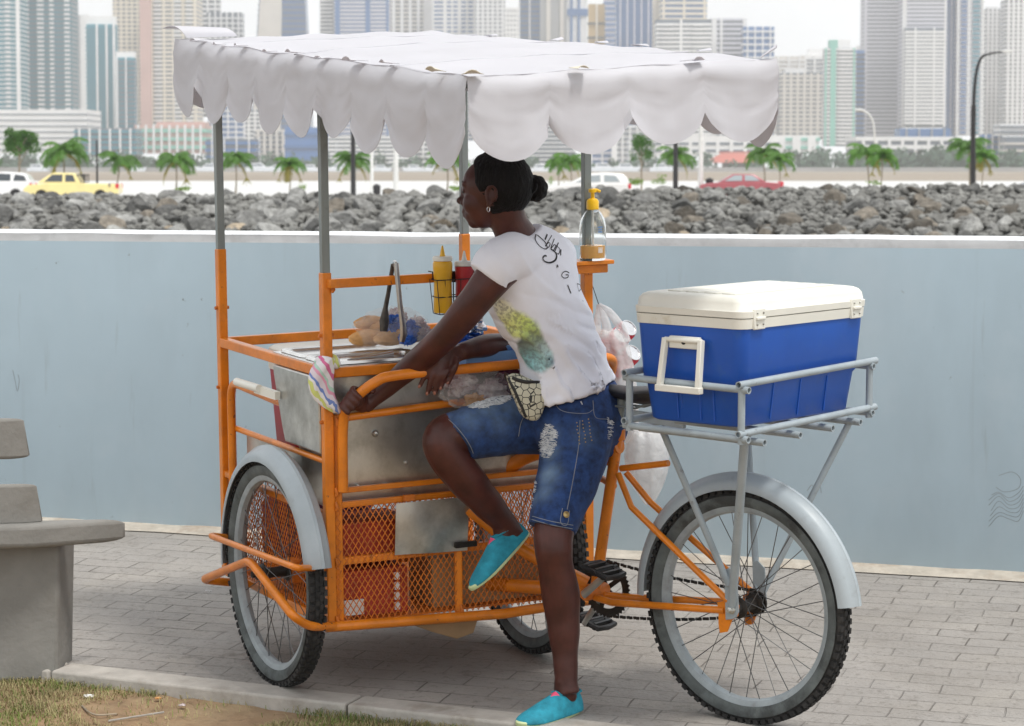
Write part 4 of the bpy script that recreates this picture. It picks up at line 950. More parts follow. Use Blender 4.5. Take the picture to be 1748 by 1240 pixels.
# axle beam
rd([(-.10,.262,WR-.219),(CW+.0,.262,WR-.219)],.013,'orange_rust'); rd([(.06,.0,.0),(.06,.262,.119),(.06,CL,.0)],.012,'orange_rust'); rd([(CW-.06,.0,.0),(CW-.06,.262,.119),(CW-.06,CL,.0)],.012,'orange_rust')
# hub bracket cluster seen through the spokes
mb=MB(); mb.box(CART.at((-.005,.262,.119)),(-.02,-.03,-.035),(.02,.03,.035)); mb.build('axle_bracket','orange_rust',TR,bevel=.006)
# mudguards
def mudguard(F,Rg,a0,a1,hw,name='mudguard',sgn=1,arch=.012,ms='fender'):
    G=Fr(F.o,F.X,F.Z); rs=[]; n=48
    prof=[(-1,-.030),(-.99,-.018),(-.86,-.006),(-.6,.004),(-.2,.0115),(-.12,.016),(.12,.016),(.2,.0115),(.6,.004),(.86,-.006),(.99,-.018),(1,-.030)]
    for i in range(n+1):
        a=R(a0+(a1-a0)*i/n); taper=1.0
        rs.append([G.o+G.X*((Rg+z)*math.cos(a))+G.Z*((Rg+z)*math.sin(a))+G.Y*(hw*y*taper) for y,z in prof])
    mb=MB(); mb.grid(rs); return mb.build(name,ms,TR,solid=.0022,sharp=60)
mudguard(FW1,WR+.024,-6,168,.040)
mudguard(RWf,.332+.030,-2+0,172+0,.040)

# ---- rear bicycle frame (BIKE: x = heading, y = toward camera, z up)
B=lambda x,y,yy=0: BIKE.pt(x,y,'y',yy)
st0=B(1016,1010); st1=B(1056,735)
rd([st0,st1],.0165,fr=BIKE,name='seat_tube'); 
sd0=B(1062,668)
rd([st1,(st1.x-.012,0,.885)],.0125,'galv',fr=BIKE,name='seat_post')
mb=MB(); mb.lathe(Fr(BIKE.w(st1-(st1-st0).normalized()*.01),BIKE.X,BIKE.Z*1.0),[(.02,-.018),(.021,-.016),(.021,.012),(.018,.014)],16); mb.build('seat_clamp','orange',TR)
# pivot under the cart
PV=BIKE.l(CART.w((.42,.24,.05)))
rd([(st0.x,0,st0.z),(PV.x-.02,PV.y*.9,PV.z)],.021,fr=BIKE,name='main_tube')
tt=B(900,772); rd([(st1.x-.005,0,st1.z-.045),(tt.x,0,tt.z),(PV.x-.05,PV.y*.8,.44),(PV.x-.02,PV.y*.9,PV.z+.02)],.0225,fr=BIKE,fl=.08,name='top_tube')
mb=MB(); a=BIKE.w((st1.x-.0,0,st1.z-.02)); 
gp_=[(st1.x+.005,st1.z-.02),(st1.x+.085,st1.z-.075),(st1.x+.085,st1.z-.115),(st1.x-.0,st1.z-.10)]
mb.prism(BIKE,gp_,-.004,.004); mb.build('gusset','orange',TR,bevel=.001)
# braces between cart rear face and frame (plate seen between the woman's legs)
mb=MB(); a=CART.w((.44,-.02,.31)); b=BIKE.w((st0.x+.03,0,st0.z+.02)); mb.tube(spline([a,a.lerp(b,.45)+V((0,0,-.02)),b],6),.021,14); mb.build('brace','orange',TR)
a=BIKE.w(B(1048,830)); mb=MB(); mb.tube([a,CART.w((CW-.02,0,.40))],.010,10); mb.build('brace','orange',TR)
rd([B(1060,800),B(1141,791)],.0095,fr=BIKE,name='bridge_tube')
YN=.062
ax_n=V((.0,YN,.332)); ax_f=V((0,-YN,.332))
cs0=B(1024,1018)
rd([(cs0.x,.022,cs0.z),(cs0.x-.08,.045,cs0.z),(.03,YN,.325)],.0105,fr=BIKE,name='chain_stay'); rd([(cs0.x,-.022,cs0.z),(cs0.x-.08,-.045,cs0.z),(.03,-YN,.325)],.0105,fr=BIKE,name='chain_stay')
ss=B(1062,808); rd([(ss.x,.018,ss.z),(ss.x-.07,.046,ss.z-.085),(.018,YN,.352)],.0095,fr=BIKE,name='seat_stay'); rd([(ss.x,-.018,ss.z),(ss.x-.07,-.046,ss.z-.085),(.018,-YN,.352)],.0095,fr=BIKE,name='seat_stay')
for s_ in (1,-1):
    mb=MB(); mb.prism(BIKE,[(.05,.31),(.055,.345),(.0,.362),(-.018,.345),(-.015,.315),(.005,.30),(.02,.265),(.045,.258),(.05,.285)],s_*YN-.003,s_*YN+.003); mb.build('dropout','orange',TR,bevel=.001)
    mb=MB(); mb.prism(BIKE,[(.022,.30),(.028,.44),(.012,.45),(-.014,.43),(-.022,.33),(-.014,.312),(0,.305)],s_*(YN+.006)-.002,s_*(YN+.006)+.002); mb.build('strut_plate','greypaint',TR,bevel=.001)
    mb=MB(); F=Fr(BIKE.w((0,s_*(YN+.008),.332)),BIKE.X,BIKE.Y*s_); mb.lathe(F,[(.013,0),(.013,.004),(.0095,.005),(.0095,.013),(.005,.014),(.005,.022),(.0,.022)],6); mb.build('axle_nut','steel',TR)
# cranks, chainring, pedals, chain
bb=st0; F=Fr(BIKE.w((bb.x,0,bb.z)),BIKE.X,BIKE.Y)
mb=MB(); mb.lathe(F,[(.0,-.05),(.018,-.05),(.021,-.045),(.021,.045),(.018,.05),(0,.05)],16); mb.build('bottom_bracket','orange_rust',TR)
mb=MB(); nt_=40; rg=[];
for k in range(nt_*2):
    a=2*PI*k/(nt_*2); r=.088 if k%2 else .081; rg.append((r*math.cos(a),r*math.sin(a)))
inn=[(.060*math.cos(2*PI*k/(nt_*2)),.060*math.sin(2*PI*k/(nt_*2))) for k in range(nt_*2)]
vs=[]
for y in (-.052,-.056):
    for x,z in rg+inn: vs.append(BIKE.w((bb.x+x,y,bb.z+z)))
n=nt_*2; fs=[]
for k in range(n):
    j=(k+1)%n; fs+=[(k,j,n+j,n+k),(2*n+k,3*n+k,3*n+j,2*n+j),(k,2*n+k,2*n+j,j),(n+k,n+j,3*n+j,3*n+k)]
mb.add(vs,fs)
for k in range(5): a=2*PI*k/5; mb.bar(BIKE.w((bb.x,-.054,bb.z)),BIKE.w((bb.x+.064*math.cos(a),-.054,bb.z+.064*math.sin(a))),.014,.004,up=tuple(BIKE.Y))
mb.build('chainring','blackmetal',TR)
ca=R(101)
for s_,aa in ((1,ca-PI+R(0)),(-1,ca)):
    # near crank hangs down a little forward, far crank up
    e=V((bb.x+.15*math.cos(aa)*.55,s_*.075,bb.z+.15*math.sin(aa)*.62)); pass
cn=B(1030,974,.125); cf=B(1016,1060,-.125)
for c,s_ in ((cn,1),(cf,-1)):
    mb=MB(); mb.tube([BIKE.w((bb.x,s_*.055,bb.z)),BIKE.w((c.x,s_*.07,c.z))],[.013,.009],10,ell=.7); cr_=mb.build('crank_arm','steel',TR)
    pc=V((c.x,s_*.125,c.z)); mb=MB()
    f=BIKE.at(pc)
    f=Fr(f.o,f.X*math.cos(.25)+f.Z*math.sin(.25),f.Z*math.cos(.25)-f.X*math.sin(.25))
    mb.tube([f.w((-.045,-.04,0)),f.w((.045,-.04,0)),f.w((.05,.0,0)),f.w((.045,.04,0)),f.w((-.045,.04,0)),f.w((-.05,0,0))],.009,8,closed=True)
    for q in (-.028,0,.028): mb.bar(f.w((q,-.04,0)),f.w((q,.04,0)),.009,.022,up=tuple(f.Z))
    mb.tube([f.w((0,-.06,0)),f.w((0,.05,0))],.009,8); mb.build('pedal','black',TR)
def chain(p,q,name='chain'):
    mb=MB(); p=V(p);q=V(q); n=int((q-p).length/.0127)
    for k in range(n):
        a=p.lerp(q,k/n); b=p.lerp(q,(k+.82)/n); sag=-.012*math.sin(PI*k/n); off=V((0,.0018 if k%2 else -.0018,sag)); mb.bar(BIKE.w(a+off),BIKE.w(b+off),.0022 if 0 else .004,.0085,up=tuple(BIKE.Z))
    mb.build(name,'blackmetal',TR,smooth=False)
chain((bb.x,-.054,bb.z+.083),(0,-.050,.332+.035)); chain((bb.x,-.054,bb.z-.083),(0,-.050,.332-.035))
mb=MB(); mb.lathe(Fr(BIKE.w((0,-.050,.332)),BIKE.X,BIKE.Y),[(.0,-.003),(.034,-.003),(.034,.003),(0,.003)],24); mb.build('sprocket','blackmetal',TR)
# saddle: black, nose to the left
SB=BIKE.l(at(1050,663,7.69)); sz=.907
rs=[]
for t,hw,zt,th in ((-.145,.052,.012,.030),(-.135,.072,.016,.045),(-.10,.078,.012,.050),(-.05,.066,.004,.045),(0,.042,.0,.034),(.06,.026,.001,.028),(.11,.021,.003,.024),(.14,.017,.001,.020),(.152,.009,-.004,.012)):
    x=.425+t; ring=[]
    for k in range(14):
        a=2*PI*k/14; c,s_=math.cos(a),math.sin(a); ring.append(BIKE.w((x,hw*c,sz+zt+(.008*s_ if s_>0 else th*s_)-(abs(c)**2)*.006)))
    rs.append(ring)
mb=MB(); mb.rings(rs); mb.build('saddle','black',TR,subd=1)
for s_ in (1,-1): rd([(.54,s_*.012,sz-.02),(.47,s_*.022,sz-.05),(.38,s_*.022,sz-.05),(.31,s_*.035,sz-.025)],.0035,'galv',fr=BIKE,name='saddle_rail')
# ---- rack over the rear wheel
RX0,RX1,RY=-.190,.178,.312
zl,zu=.868,1.000
def rk(a,b,r=.0098,name='rack_tube'):
    a,b=BIKE.w(a),BIKE.w(b); mb=MB(); d=(b-a).normalized()
    # open tube ends: inner wall
    n=14; N_=d.orthogonal().normalized(); Bn=d.cross(N_)
    rg=[]
    for p,r_ in ((a+d*.02,r*.72),(a,r*.72),(a,r),(b,r),(b,r*.72),(b-d*.02,r*.72)):
        rg.append([p+N_*math.cos(2*PI*k/n)*r_+Bn*math.sin(2*PI*k/n)*r_ for k in range(n)])
    mb.rings(rg); o=mb.build(name,'greypaint',TR); return o
e=.018
for z in (zl,zu):
    dz=.0
    rk((RX0-.006,RY+e,z+.008),(RX0-.006,-RY-e-.01,z+.008)); rk((RX1+.006,RY+e,z+.008),(RX1+.006,-RY-e,z+.008))
    rk((RX0-e-.01,RY,z-.006),(RX1+e,RY,z-.006)); rk((RX0-e,-RY,z-.006),(RX1+e,-RY,z-.006))
for x in (RX0,RX1):
    for y in (RY,-RY): rk((x-.004 if x==RX0 else x,y,zl-.02),(x-.004 if x==RX0 else x,y,zu+.0))
for y in (.24,.07,-.09,-.23): rk((RX0-.03,y,zl-.022),(RX1+.02,y,zl-.022))
# struts from the axle, and the flat stay to the saddle post
def strut(a,b,r=.0095,name='rack_strut'): rd([a,b],r,'greypaint',fr=BIKE,name=name)
nu=BIKE.pt(1271,760,'y',.255)
rd([(.0,YN+.008,.345),(nu.x,.255,zl-.02)],.0125,'greypaint',fr=BIKE,name='rack_strut'); u2=BIKE.pt(1128,738,'y',.20); strut((.012,YN+.008,.40),(u2.x,.20,zl-.02))
strut((.0,-YN-.008,.345),(RX0+.01,-.24,zl-.02)); strut((.012,-YN-.008,.36),(RX1-.03,-.2,zl-.02))
mb=MB(); mb.bar(BIKE.w((RX1+.0,0,zl-.035)),BIKE.w((.44,0,.80)),.035,.004,up=tuple(BIKE.Z)); mb.bar(BIKE.w((RX1+.02,.03,zl-.035)),BIKE.w((.42,.01,.835)),.012,.03,up=tuple(BIKE.Z)); mb.build('rack_stay','greypaint',TR,bevel=.001)
# ---- canopy: vinyl sheet over a light frame, scalloped on four sides
U0,U1,V0,V1=-.065,.832,-1.066,1.02
c00=CART.pt(803,134,'x',U0); ZC0=c00.z
def cz(u,v):
    a=(u-U0)/(U1-U0); b=(v-V0)/(V1-V0)
    z=1.600*(1-b)*(1-a)+1.634*(1-b)*a+b*((1-a)*1.685+a*1.70)
    z+=.016*math.sin(PI*a)*math.sin(PI*min(1,b*1.15))
    z+=.0025*math.sin(b*37+a*3)+.002*math.sin(a*25+b*7)
    return z
mb=MB(); g=[]
nu_,nv=44,90
for i in range(nv+1):
    v=V0+.013+(V1-V0-.026)*i/nv; r=[]
    for j in range(nu_+1):
        u=U0+.013+(U1-U0-.026)*j/nu_; r.append(CART.w((u,v,cz(u,v)+.004*MN.noise(V((u*9,v*3,2))))))
    g.append(r)
mb.grid(g); CAN=mb.build('canopy','cloth_white',TR,solid=.0012,sharp=80)
# seam welts across the roof
for k in range(3):
    v=V0+(V1-V0)*(k+.7)/3.2; mb=MB(); mb.tube([CART.w((U0+(U1-U0)*j/12,v+.01*math.sin(j),cz(U0+(U1-U0)*j/12,v)+.001)) for j in range(13)],.0018,6); mb.build('seam','cloth_white',CAN)
def flap(p0,p1,outw,nsc,drop,vdrop,name='valance',first=1,seed=0,flare=.03,holes=True):
    """hang a scalloped flap from canopy edge p0->p1 (u,v); outw = outward direction in (u,v)"""
    rnd=random.Random(seed); p0=V(p0+(0,));p1=V(p1+(0,)); N=nsc*14; g=[]; o=V(outw+(0,))
    L=(p1-p0).length; tw=[rnd.uniform(-1,1) for _ in range(nsc+1)]; ln=[rnd.uniform(-.012,.014) for _ in range(nsc)]
    for i in range(N+1):
        s_=i/N; q=p0.lerp(p1,s_); k=min(nsc-1,int(s_*nsc)); t=s_*nsc-k; x=2*t-1
        prof=(max(0,1-abs(x)**2.0))**.78
        dr=vdrop+(drop+ln[k]-vdrop)*prof
        # slit edges of neighbouring scallops curl a little in and out
        ed=min(1,min(s_,1-s_)*nsc*1.5); cur=ed*((.013*abs(x)**3)*(1 if (k%2==0) else -.6)+.008*tw[k]*x)
        r=[]; M_=18
        for j in range(M_+1):
            h=j/M_
            off=.005*math.sin(min(1,h*5)*PI/2)+flare*h*h*(.4+.6*prof)*math.sin(PI*s_)**.5+cur*h**3.5+.0025*math.sin(s_*70+seed)*h+.004*MN.noise(V((s_*L*5,h*3,seed)))+.0022*MN.noise(V((s_*L*22,h*9,seed+4)))
            z=cz(q.x,q.y)-dr*h+.002
            z+= -.004*(1-math.cos(min(1,h*4)*PI/2))
            rl=.018; ph=min(1,h/.16)*PI/2
            e_=math.sin(PI*min(1,min(s_,1-s_)*14)/2)
            inn=rl*(1-math.sin(ph)); r.append(CART.w((q.x+o.x*(off-inn*.9*e_),q.y+o.y*(off-inn*.9*e_),z-rl*.25*(1-math.cos(ph))-(0 if seed<3 else .010)*(1-min(1,h/.3)))))
        g.append(r)
    mb=MB(); mb.grid(g); return mb.build(name,'cloth_white',TR,solid=.0012,sharp=80)
flap((U0,V0),(U0,V1),(-1,0),9,.218,.128,seed=1,flare=.01)
flap((U0,V0),(U1,V0),(0,-1),4,.198,.120,seed=2,flare=.02)
flap((U1,V0),(U1,V1),(1,0),9,.215,.13,seed=3)
flap((U0,V1),(U1,V1),(0,1),4,.215,.13,seed=4)
# under-frame of the canopy
for u in (0,CW): sq((u,V0+.03,cz(u,V0)-.028),(u,0,cz(u,0)-.03),.018,'galv','canopy_bar'); sq((u,0,cz(u,0)-.03),(u,V1-.03,cz(u,V1)-.03),.018,'galv','canopy_bar')
for v in (V0+.03,-.5,0,.5,V1-.03): sq((U0+.03,v,cz(.4,v)-.04),(U1-.03,v,cz(.4,v)-.04),.018,'galv','canopy_bar')
# torn/raised tabs along the edges
def tab(u,v,dirn,s_,m='cloth_white',lift=.5):
    d=V((dirn[0],dirn[1],0)).normalized(); t=V((-d.y,d.x,0)); b=V((u,v,cz(u,v)+.003)); g=[]
    for i in range(5):
        r=[]
        for j in range(4):
            a=(i/4-.5)*s_; h=j/3*s_*.9; r.append(CART.w(b+t*a*(1-.3*j/3)+d*h*.9+V((0,0,lift*h-(a/s_)**2*s_*.45*(.4+j/3)+.11*s_))))
        g.append(r)
    mb=MB(); mb.grid(g); return mb.build('tie_tab',m,TR,solid=.0015,sharp=80)
rt=random.Random(9)
for k,v in enumerate((.80,.62,.44,.22,.02,-.16,-.40,-.62)): tab(U0+.012,v,(-1,rt.uniform(-.6,.2)),rt.uniform(.04,.065),'cloth_white',rt.uniform(.0,.3))
tab(U0-.0,V0+.16,(-1,-.5),.045,'tab',.3); tab(U0+.02,V0+.01,(-.5,-1),.055,'tab',.2); tab(.24,V0+.0,(0,-1),.045,'tab',.1); tab(.58,V0+.03,(.2,-1),.055,'cloth_white',.2)
for v in (-.72,-.38,-.15,.12,.55): tab(U1-.03,v,(1,rt.uniform(-.4,.4)),rt.uniform(.035,.06),'cloth_white',rt.uniform(.0,.25))
# curled far corner flap at the left end and the raised peak at the right end
mb=MB(); g=[]
for i in range(9):
    r=[]
    for j in range(8):
        a=i/8;h=j/7; r.append(CART.w((U0+.02+.17*a-.05*h,V1-.05+.08*h*h,cz(U0,V1)+.004+.038*math.sin(h*2.2)*(1-.3*a)+.004*a)))
    g.append(r)
mb.grid(g); mb.build('folded_corner','cloth_white',TR,solid=.0015,sharp=80)
tab(U1-.03,V0+.03,(.8,-.6),.05,'cloth_white',.7)
# ================================================================== LOOSE THINGS ON AND AROUND THE CART
# ---- blue cooler on the rear rack
cc=BIKE.w((-.006,-.0,zl)); CO=Fr(cc,BIKE.Y*-1,BIKE.Z)   # x = away/right (long), y = heading side?
if CO.Y.dot(BIKE.X)<0: YS=-1
else: YS=1
LX,LY=.300,.180
CO=Fr(CO.o+V((0,0,-.007)),CO.X-V((0,0,CO.X.z*.55)),(0,-.032,1))
cool=thing('cooler',cc,'large blue cooler with cream lid standing in the rear rack','cooler')
def rbox(mb,fr,secs,r,n=6):
    """secs: list of (z,hx,hy)"""
    rs=[]
    for z,hx,hy in secs:
        ring=[]
        for sx,sy,a0 in ((1,1,0),(-1,1,90),(-1,-1,180),(1,-1,270)):
            for k in range(n+1):
                t=R(a0+90*k/n); ring.append(fr.w((sx*(hx-r)+r*math.cos(t),sy*(hy-r)+r*math.sin(t),z)))
        rs.append(ring)
    mb.rings(rs); return mb
zb0=.014
mb=MB(); rbox(mb,CO,[(zb0,LX-.035,LY-.035),(zb0+.006,LX-.028,LY-.028),(zb0+.11,LX-.016,LY-.015),(zb0+.118,LX-.010,LY-.009),(zb0+.265,LX,LY)],.035); body=mb.build('body','blue_plastic',cool,sharp=50)
# moulded ribs low on the body
for x in (-.13,0.0,.13):
    mb=MB(); y=YS*-1*(LY-.020); 
    mb.bar(CO.w((x,-YS*(LY-.0265),zb0+.012)),CO.w((x,-YS*(LY-.0145),zb0+.11)),.004,.004); mb.build('rib','blue_plastic',body)
    mb=MB(); mb.bar(CO.w((x,YS*(LY-.0265),zb0+.012)),CO.w((x,YS*(LY-.0145),zb0+.11)),.004,.004); mb.build('rib','blue_plastic',body)
for y in (-.075,-.03,.045):
    mb=MB(); mb.bar(CO.w((-(LX-.0265),y,zb0+.012)),CO.w((-(LX-.0145),y,zb0+.11)),.004,.004); mb.build('rib','blue_plastic',body)
mb=MB(); mb.tube([CO.w((-(LX-.026),-.032,zb0+.04)),CO.w((-(LX-.018),-.032,zb0+.085)),CO.w((-(LX-.018),.032,zb0+.085)),CO.w((-(LX-.026),.032,zb0+.04))],.003,6); mb.build('grip_recess','blue_plastic',body)
mb=MB(); rbox(mb,CO,[(zb0+.2652,LX+.001,LY+.001),(zb0+.266,LX+.004,LY+.004),(zb0+.292,LX+.006,LY+.006),(zb0+.293,LX+.002,LY+.002)],.036); mb.build('collar','cream_plastic',cool,sharp=50)
mb=MB(); rbox(mb,CO,[(zb0+.2945,LX-.0,LY-.0),(zb0+.295,LX+.007,LY+.007),(zb0+.312,LX+.008,LY+.008),(zb0+.314,LX+.004,LY+.004),(zb0+.334,LX+.001,LY+.001),(zb0+.344,LX-.006,LY-.006),(zb0+.349,LX-.016,LY-.016),(zb0+.351,LX-.03,LY-.03)],.036); lid=mb.build('lid','cream_plastic',cool,sharp=60)
for y in (-.09,-.03,.03,.09):
    mb=MB(); mb.box(CO,(-LX+.06,y-.022,zb0+.3505),(LX-.06,y+.022,zb0+.3545)); mb.build('lid_panel','cream_plastic',lid,bevel=.003)
# latches/hinges on the long near side
for x in (-.235,.235):
    s_=-1 if CO.w((0,-1,0)).y<CO.w((0,1,0)).y else 1
    yy=s_*(LY+.007); f=CO.at((x,yy,zb0+.293)); mb=MB()
    mb.box(f,(-.026,-.004,-.030),(.026,.004,.026)); la=mb.build('latch','cream_plastic',cool,bevel=.003)
    mb=MB(); mb.box(f,(-.020,s_*.003 if s_>0 else -.010,-.004),(.020,.010 if s_>0 else -.003,.004)); mb.build('latch_bar','cream_plastic',la,bevel=.002)
    for q in (-.014,.014):
        for z in (.014,-.016): mb=MB(); mb.sphere(f.w((q,s_*.005,z)),.0032,8,6); mb.build('screw','steel',la)
# handle on the short left end
hx=-(LX+.006); f=CO.at((hx,0,zb0+.0)); mb=MB()
hy0=BIKE.l; 
mb.box(f,(-.010,-.050,.205),(.004,.050,.238)); hd=mb.build('handle_mount','cream_plastic',cool,bevel=.003)
mb=MB()
for y in (-.064,.064): mb.bar(f.w((-.012,y*.92,.232)),f.w((-.030,y,.098)),.018,.014,up=tuple(CO.Y))
mb.bar(f.w((-.030,-.074,.098)),f.w((-.030,.074,.098)),.020,.018,up=tuple(CO.Z)); mb.tube([f.w((-.012,-.062,.228)),f.w((-.012,.062,.228))],.007,10); mb.build('handle','cream_plastic',cool,bevel=.003)
mb=MB(); mb.sphere(f.w((-.011,0,.222)),.006,8,6); mb.build('screw','black',hd)
# ---- red cooler inside the front of the cart
rcz=CART.at((.272,.655,.40)); rc_=thing('cooler',rcz.w((0,0,0)),'dark red cooler with white lid wedged in the cart front beyond the tub','cooler')
mb=MB(); rbox(mb,rcz,[(.0,.13,.095),(.01,.135,.10),(.26,.15,.112)],.03); mb.build('body','red_plastic',rc_,sharp=50)
mb=MB(); rbox(mb,rcz,[(.261,.153,.115),(.30,.155,.117),(.303,.150,.112),(.325,.152,.114),(.335,.14,.10)],.03); mb.build('lid','cream_plastic',rc_,sharp=50)
mb=MB(); hp=[CART.pt(472,668,'x',-.06),CART.pt(440,664,'x',-.075),CART.pt(436,662,'x',-.08)]
mb.bar(CART.w(CART.pt(474,676,'x',-.03)),CART.w(CART.pt(438,664,'x',-.05)),.018,.024); mb.tube([CART.w(CART.pt(443,664,'x',-.055)),CART.w(CART.pt(404,652,'x',-.055))],.0125,14); mb.build('handle','cream_plastic',rc_)
# ---- striped rag tied round post B
M['rag']=mat('pastel rag',(.75,.72,.74),.9,var=.05,bump=.05,bscale=20)
n,l,b=nodes(M['rag']); tc=n.new('ShaderNodeTexCoord'); src=None; mp=n.new('ShaderNodeMapping'); mp.inputs['Rotation'].default_value=(0,R(35),0); l.new(tc.outputs['Object'],mp.inputs[0])
nn=n.new('ShaderNodeTexNoise'); nn.inputs['Scale'].default_value=14; nn.inputs['Detail'].default_value=2; nn.inputs['Distortion'].default_value=.8; l.new(mp.outputs[0],nn.inputs['Vector'])
sp=n.new('ShaderNodeSeparateXYZ'); l.new(mp.outputs[0],sp.inputs[0]); ma=n.new('ShaderNodeMath'); ma.operation='MULTIPLY_ADD'; l.new(nn.outputs[0],ma.inputs[0]); ma.inputs[1].default_value=.05; l.new(sp.outputs['X'],ma.inputs[2])
m2=n.new('ShaderNodeMath'); m2.operation='MULTIPLY'; l.new(ma.outputs[0],m2.inputs[0]); m2.inputs[1].default_value=11; fr_=n.new('ShaderNodeMath'); fr_.operation='FRACT'; l.new(m2.outputs[0],fr_.inputs[0])
rp=n.new('ShaderNodeValToRGB'); rp.color_ramp.interpolation='CONSTANT'
els=[(0,(.76,.74,.76)),(.16,(.66,.17,.33)),(.26,(.78,.76,.78)),(.40,(.62,.66,.22)),(.52,(.76,.74,.76)),(.62,(.17,.25,.55)),(.70,(.70,.62,.68)),(.84,(.72,.33,.45)),(.92,(.45,.65,.55))]
rp.color_ramp.elements[0].position=0; rp.color_ramp.elements[0].color=(*els[0][1],1); rp.color_ramp.elements[1].position=.16; rp.color_ramp.elements[1].color=(*els[1][1],1)
for p_,c_ in els[2:]: e_=rp.color_ramp.elements.new(p_); e_.color=(*c_,1)
l.new(fr_.outputs[0],rp.inputs[0]); l.new(rp.outputs[0],b.inputs['Base Color'])
rag=[((552,612),(572,606)),((532,622),(570,634)),((524,642),(568,652)),((524,662),(570,672)),((532,682),(578,690)),((552,696),(584,698)),((570,706),(582,706))]
rs=[]
for i,(a,b_) in enumerate(rag):
    A=CART.pt(*a,'y',-.030);B_=CART.pt(*b_,'y',-.034); ring=[]
    c=(A+B_)/2; hw=(B_.x-A.x)/2
    for k in range(26):
        t=2*PI*k/26; fold=.004*math.sin(3*t+i)+.003*math.sin(7*t+i*1.7); ring.append(CART.w((c.x+hw*math.cos(t),c.y-.004+(.016+fold)*math.sin(t),c.z+(B_.z-A.z)/2*math.cos(t)+.003*math.sin(5*t))))
    rs.append(ring)
mb=MB(); mb.rings(rs); 
kn=CART.w((.0,-.002,.775)); mb.tube([kn+CART.X*(.028*math.cos(a))+CART.Y*(.028*math.sin(a))+CART.Z*.01*math.sin(a*2) for a in [2*PI*k/16 for k in range(16)]],[.013+.003*math.sin(k*2.3) for k in range(16)],10,closed=True)
o=mb.build('hand_towel','rag',subd=1,sharp=90); tag(o,'pastel striped rag knotted round the rear left post of the cart','rag')
# ---- tongs hung over the top rail
tg=thing('tongs',CART.w(CART.pt(676,450,'y',-.03)),'steel tongs hanging over the orange top rail','tongs')
M['tongs']=mat('worn steel tongs',(.50,.50,.50),.28,metal=1,var=.1,scale=30); M['tongsdark']=mat('dark worn steel',(.12,.115,.11),.4,metal=.9,var=.2,scale=40)
def ty(x,y,v): return CART.w(CART.pt(x,y,'y',v))
mb=MB(); mb.tube([ty(676,449,-.045),ty(683,520,-.052),ty(688,556,-.052),ty(689,572,-.05),ty(686,584,-.048)],[.008,.008,.0095,.012,.008],10,ell=.45,ref=tuple(CART.X)); mb.build('arm','tongs',tg)
mb=MB(); mb.tube([ty(671,451,.005),ty(663,500,.018),ty(658,526,.024),ty(656,548,.026),ty(655,566,.026)],[.007,.007,.008,.016,.012],10,ell=.45,ref=tuple(CART.X)); mb.build('arm','tongsdark',tg)
mb=MB(); mb.tube([ty(671,453,.006),ty(672,448,-.005),ty(674,447,-.02),ty(676,450,-.045)],.0058,8,ell=.6); mb.build('hinge','tongs',tg)
# ---- wire basket with squeeze bottles
bk=thing('wire_basket',ty(770,540,-.05),'black wire basket hooked on the top rail, holding the sauce bottles','basket')
bc=CART.pt(757,480,'y',-.06)
x0=CART.pt(734,0,'y',-.06).x; x1=CART.pt(816,0,'y',-.06).x; zt_=CART.pt(740,478,'y',-.06).z; zb_=CART.pt(748,536,'y',-.06).z
def loop(z,x0,x1,y0=-.085,y1=-.035): return [CART.w(p) for p in fillet([(x0,y0,z),(x1,y0,z),(x1,y1,z),(x0,y1,z),(x0,y0+.001,z)],.015,3)]
mb=MB(); 
for z,ins in ((zt_,0),((zt_+zb_)/2,.004),(zb_,.009)): mb.tube(loop(z,x0+ins,x1-ins),.0016,6)
for k in range(7):
    x=x0+(x1-x0)*k/6; xx=x0+.009+(x1-x0-.018)*k/6; mb.tube([CART.w(p) for p in ((x,-.085,zt_),(xx,-.082,zb_),(xx,-.038,zb_),(x,-.035,zt_))],.0013,5)
for x in (x0+.01,x1-.01): mb.tube([CART.w(p) for p in ((x,-.035,zt_),(x,-.034,1.018),(x,-.008,1.018))],.002,6)
mb.build('wire_frame','black',bk)
mb=MB(); mb.box(CART,((x0+x1)/2-.004,-.038,.985),((x0+x1)/2+.006,-.005,1.017)); mb.build('clip','black',bk)
def squeeze(px,name,label,mm,capm,tipm,ztop,h=.165,r=.0285,tipdown=0):
    q=CART.pt(px,500,'y',-.060); zb2=zb_+.003; F=Fr(CART.w((q.x,-.06,zb2)),CART.X,CART.Z)
    t=thing(name,F.o,label,'sauce bottle')
    mb=MB(); mb.lathe(F,[(.0,0),(r-.003,0),(r-.001,.003),(r-.002,.05),(r-.003,.10),(r,.13),(r,h-.006),(r-.004,h)],24); mb.build('bottle_body',mm,t)
    mb=MB(); mb.lathe(F,[(r-.001,h),(r+.0005,h+.001),(r+.0005,h+.010),(r-.002,h+.013),(.0,h+.013)],24); mb.build('cap',capm,t)
    mb=MB(); mb.lathe(F,[(.009,h+.012),(.007,h+.02),(.0025,h+.043),(.0,h+.044)],14); mb.build('nozzle',tipm,t)
squeeze(756,'mustard_bottle','yellow mustard squeeze bottle in the wire basket',"mustard",'cream_plastic','mustard',0,h=.150)
squeeze(793,'ketchup_bottle','red ketchup squeeze bottle with white cap in the wire basket','ketchup','white_plastic','white_plastic',0,h=.132)
squeeze(826,'ketchup_bottle','clear squeeze bottle half hidden behind the sleeve of the shirt','cream_plastic','white_plastic','cream_plastic',0,h=.14)
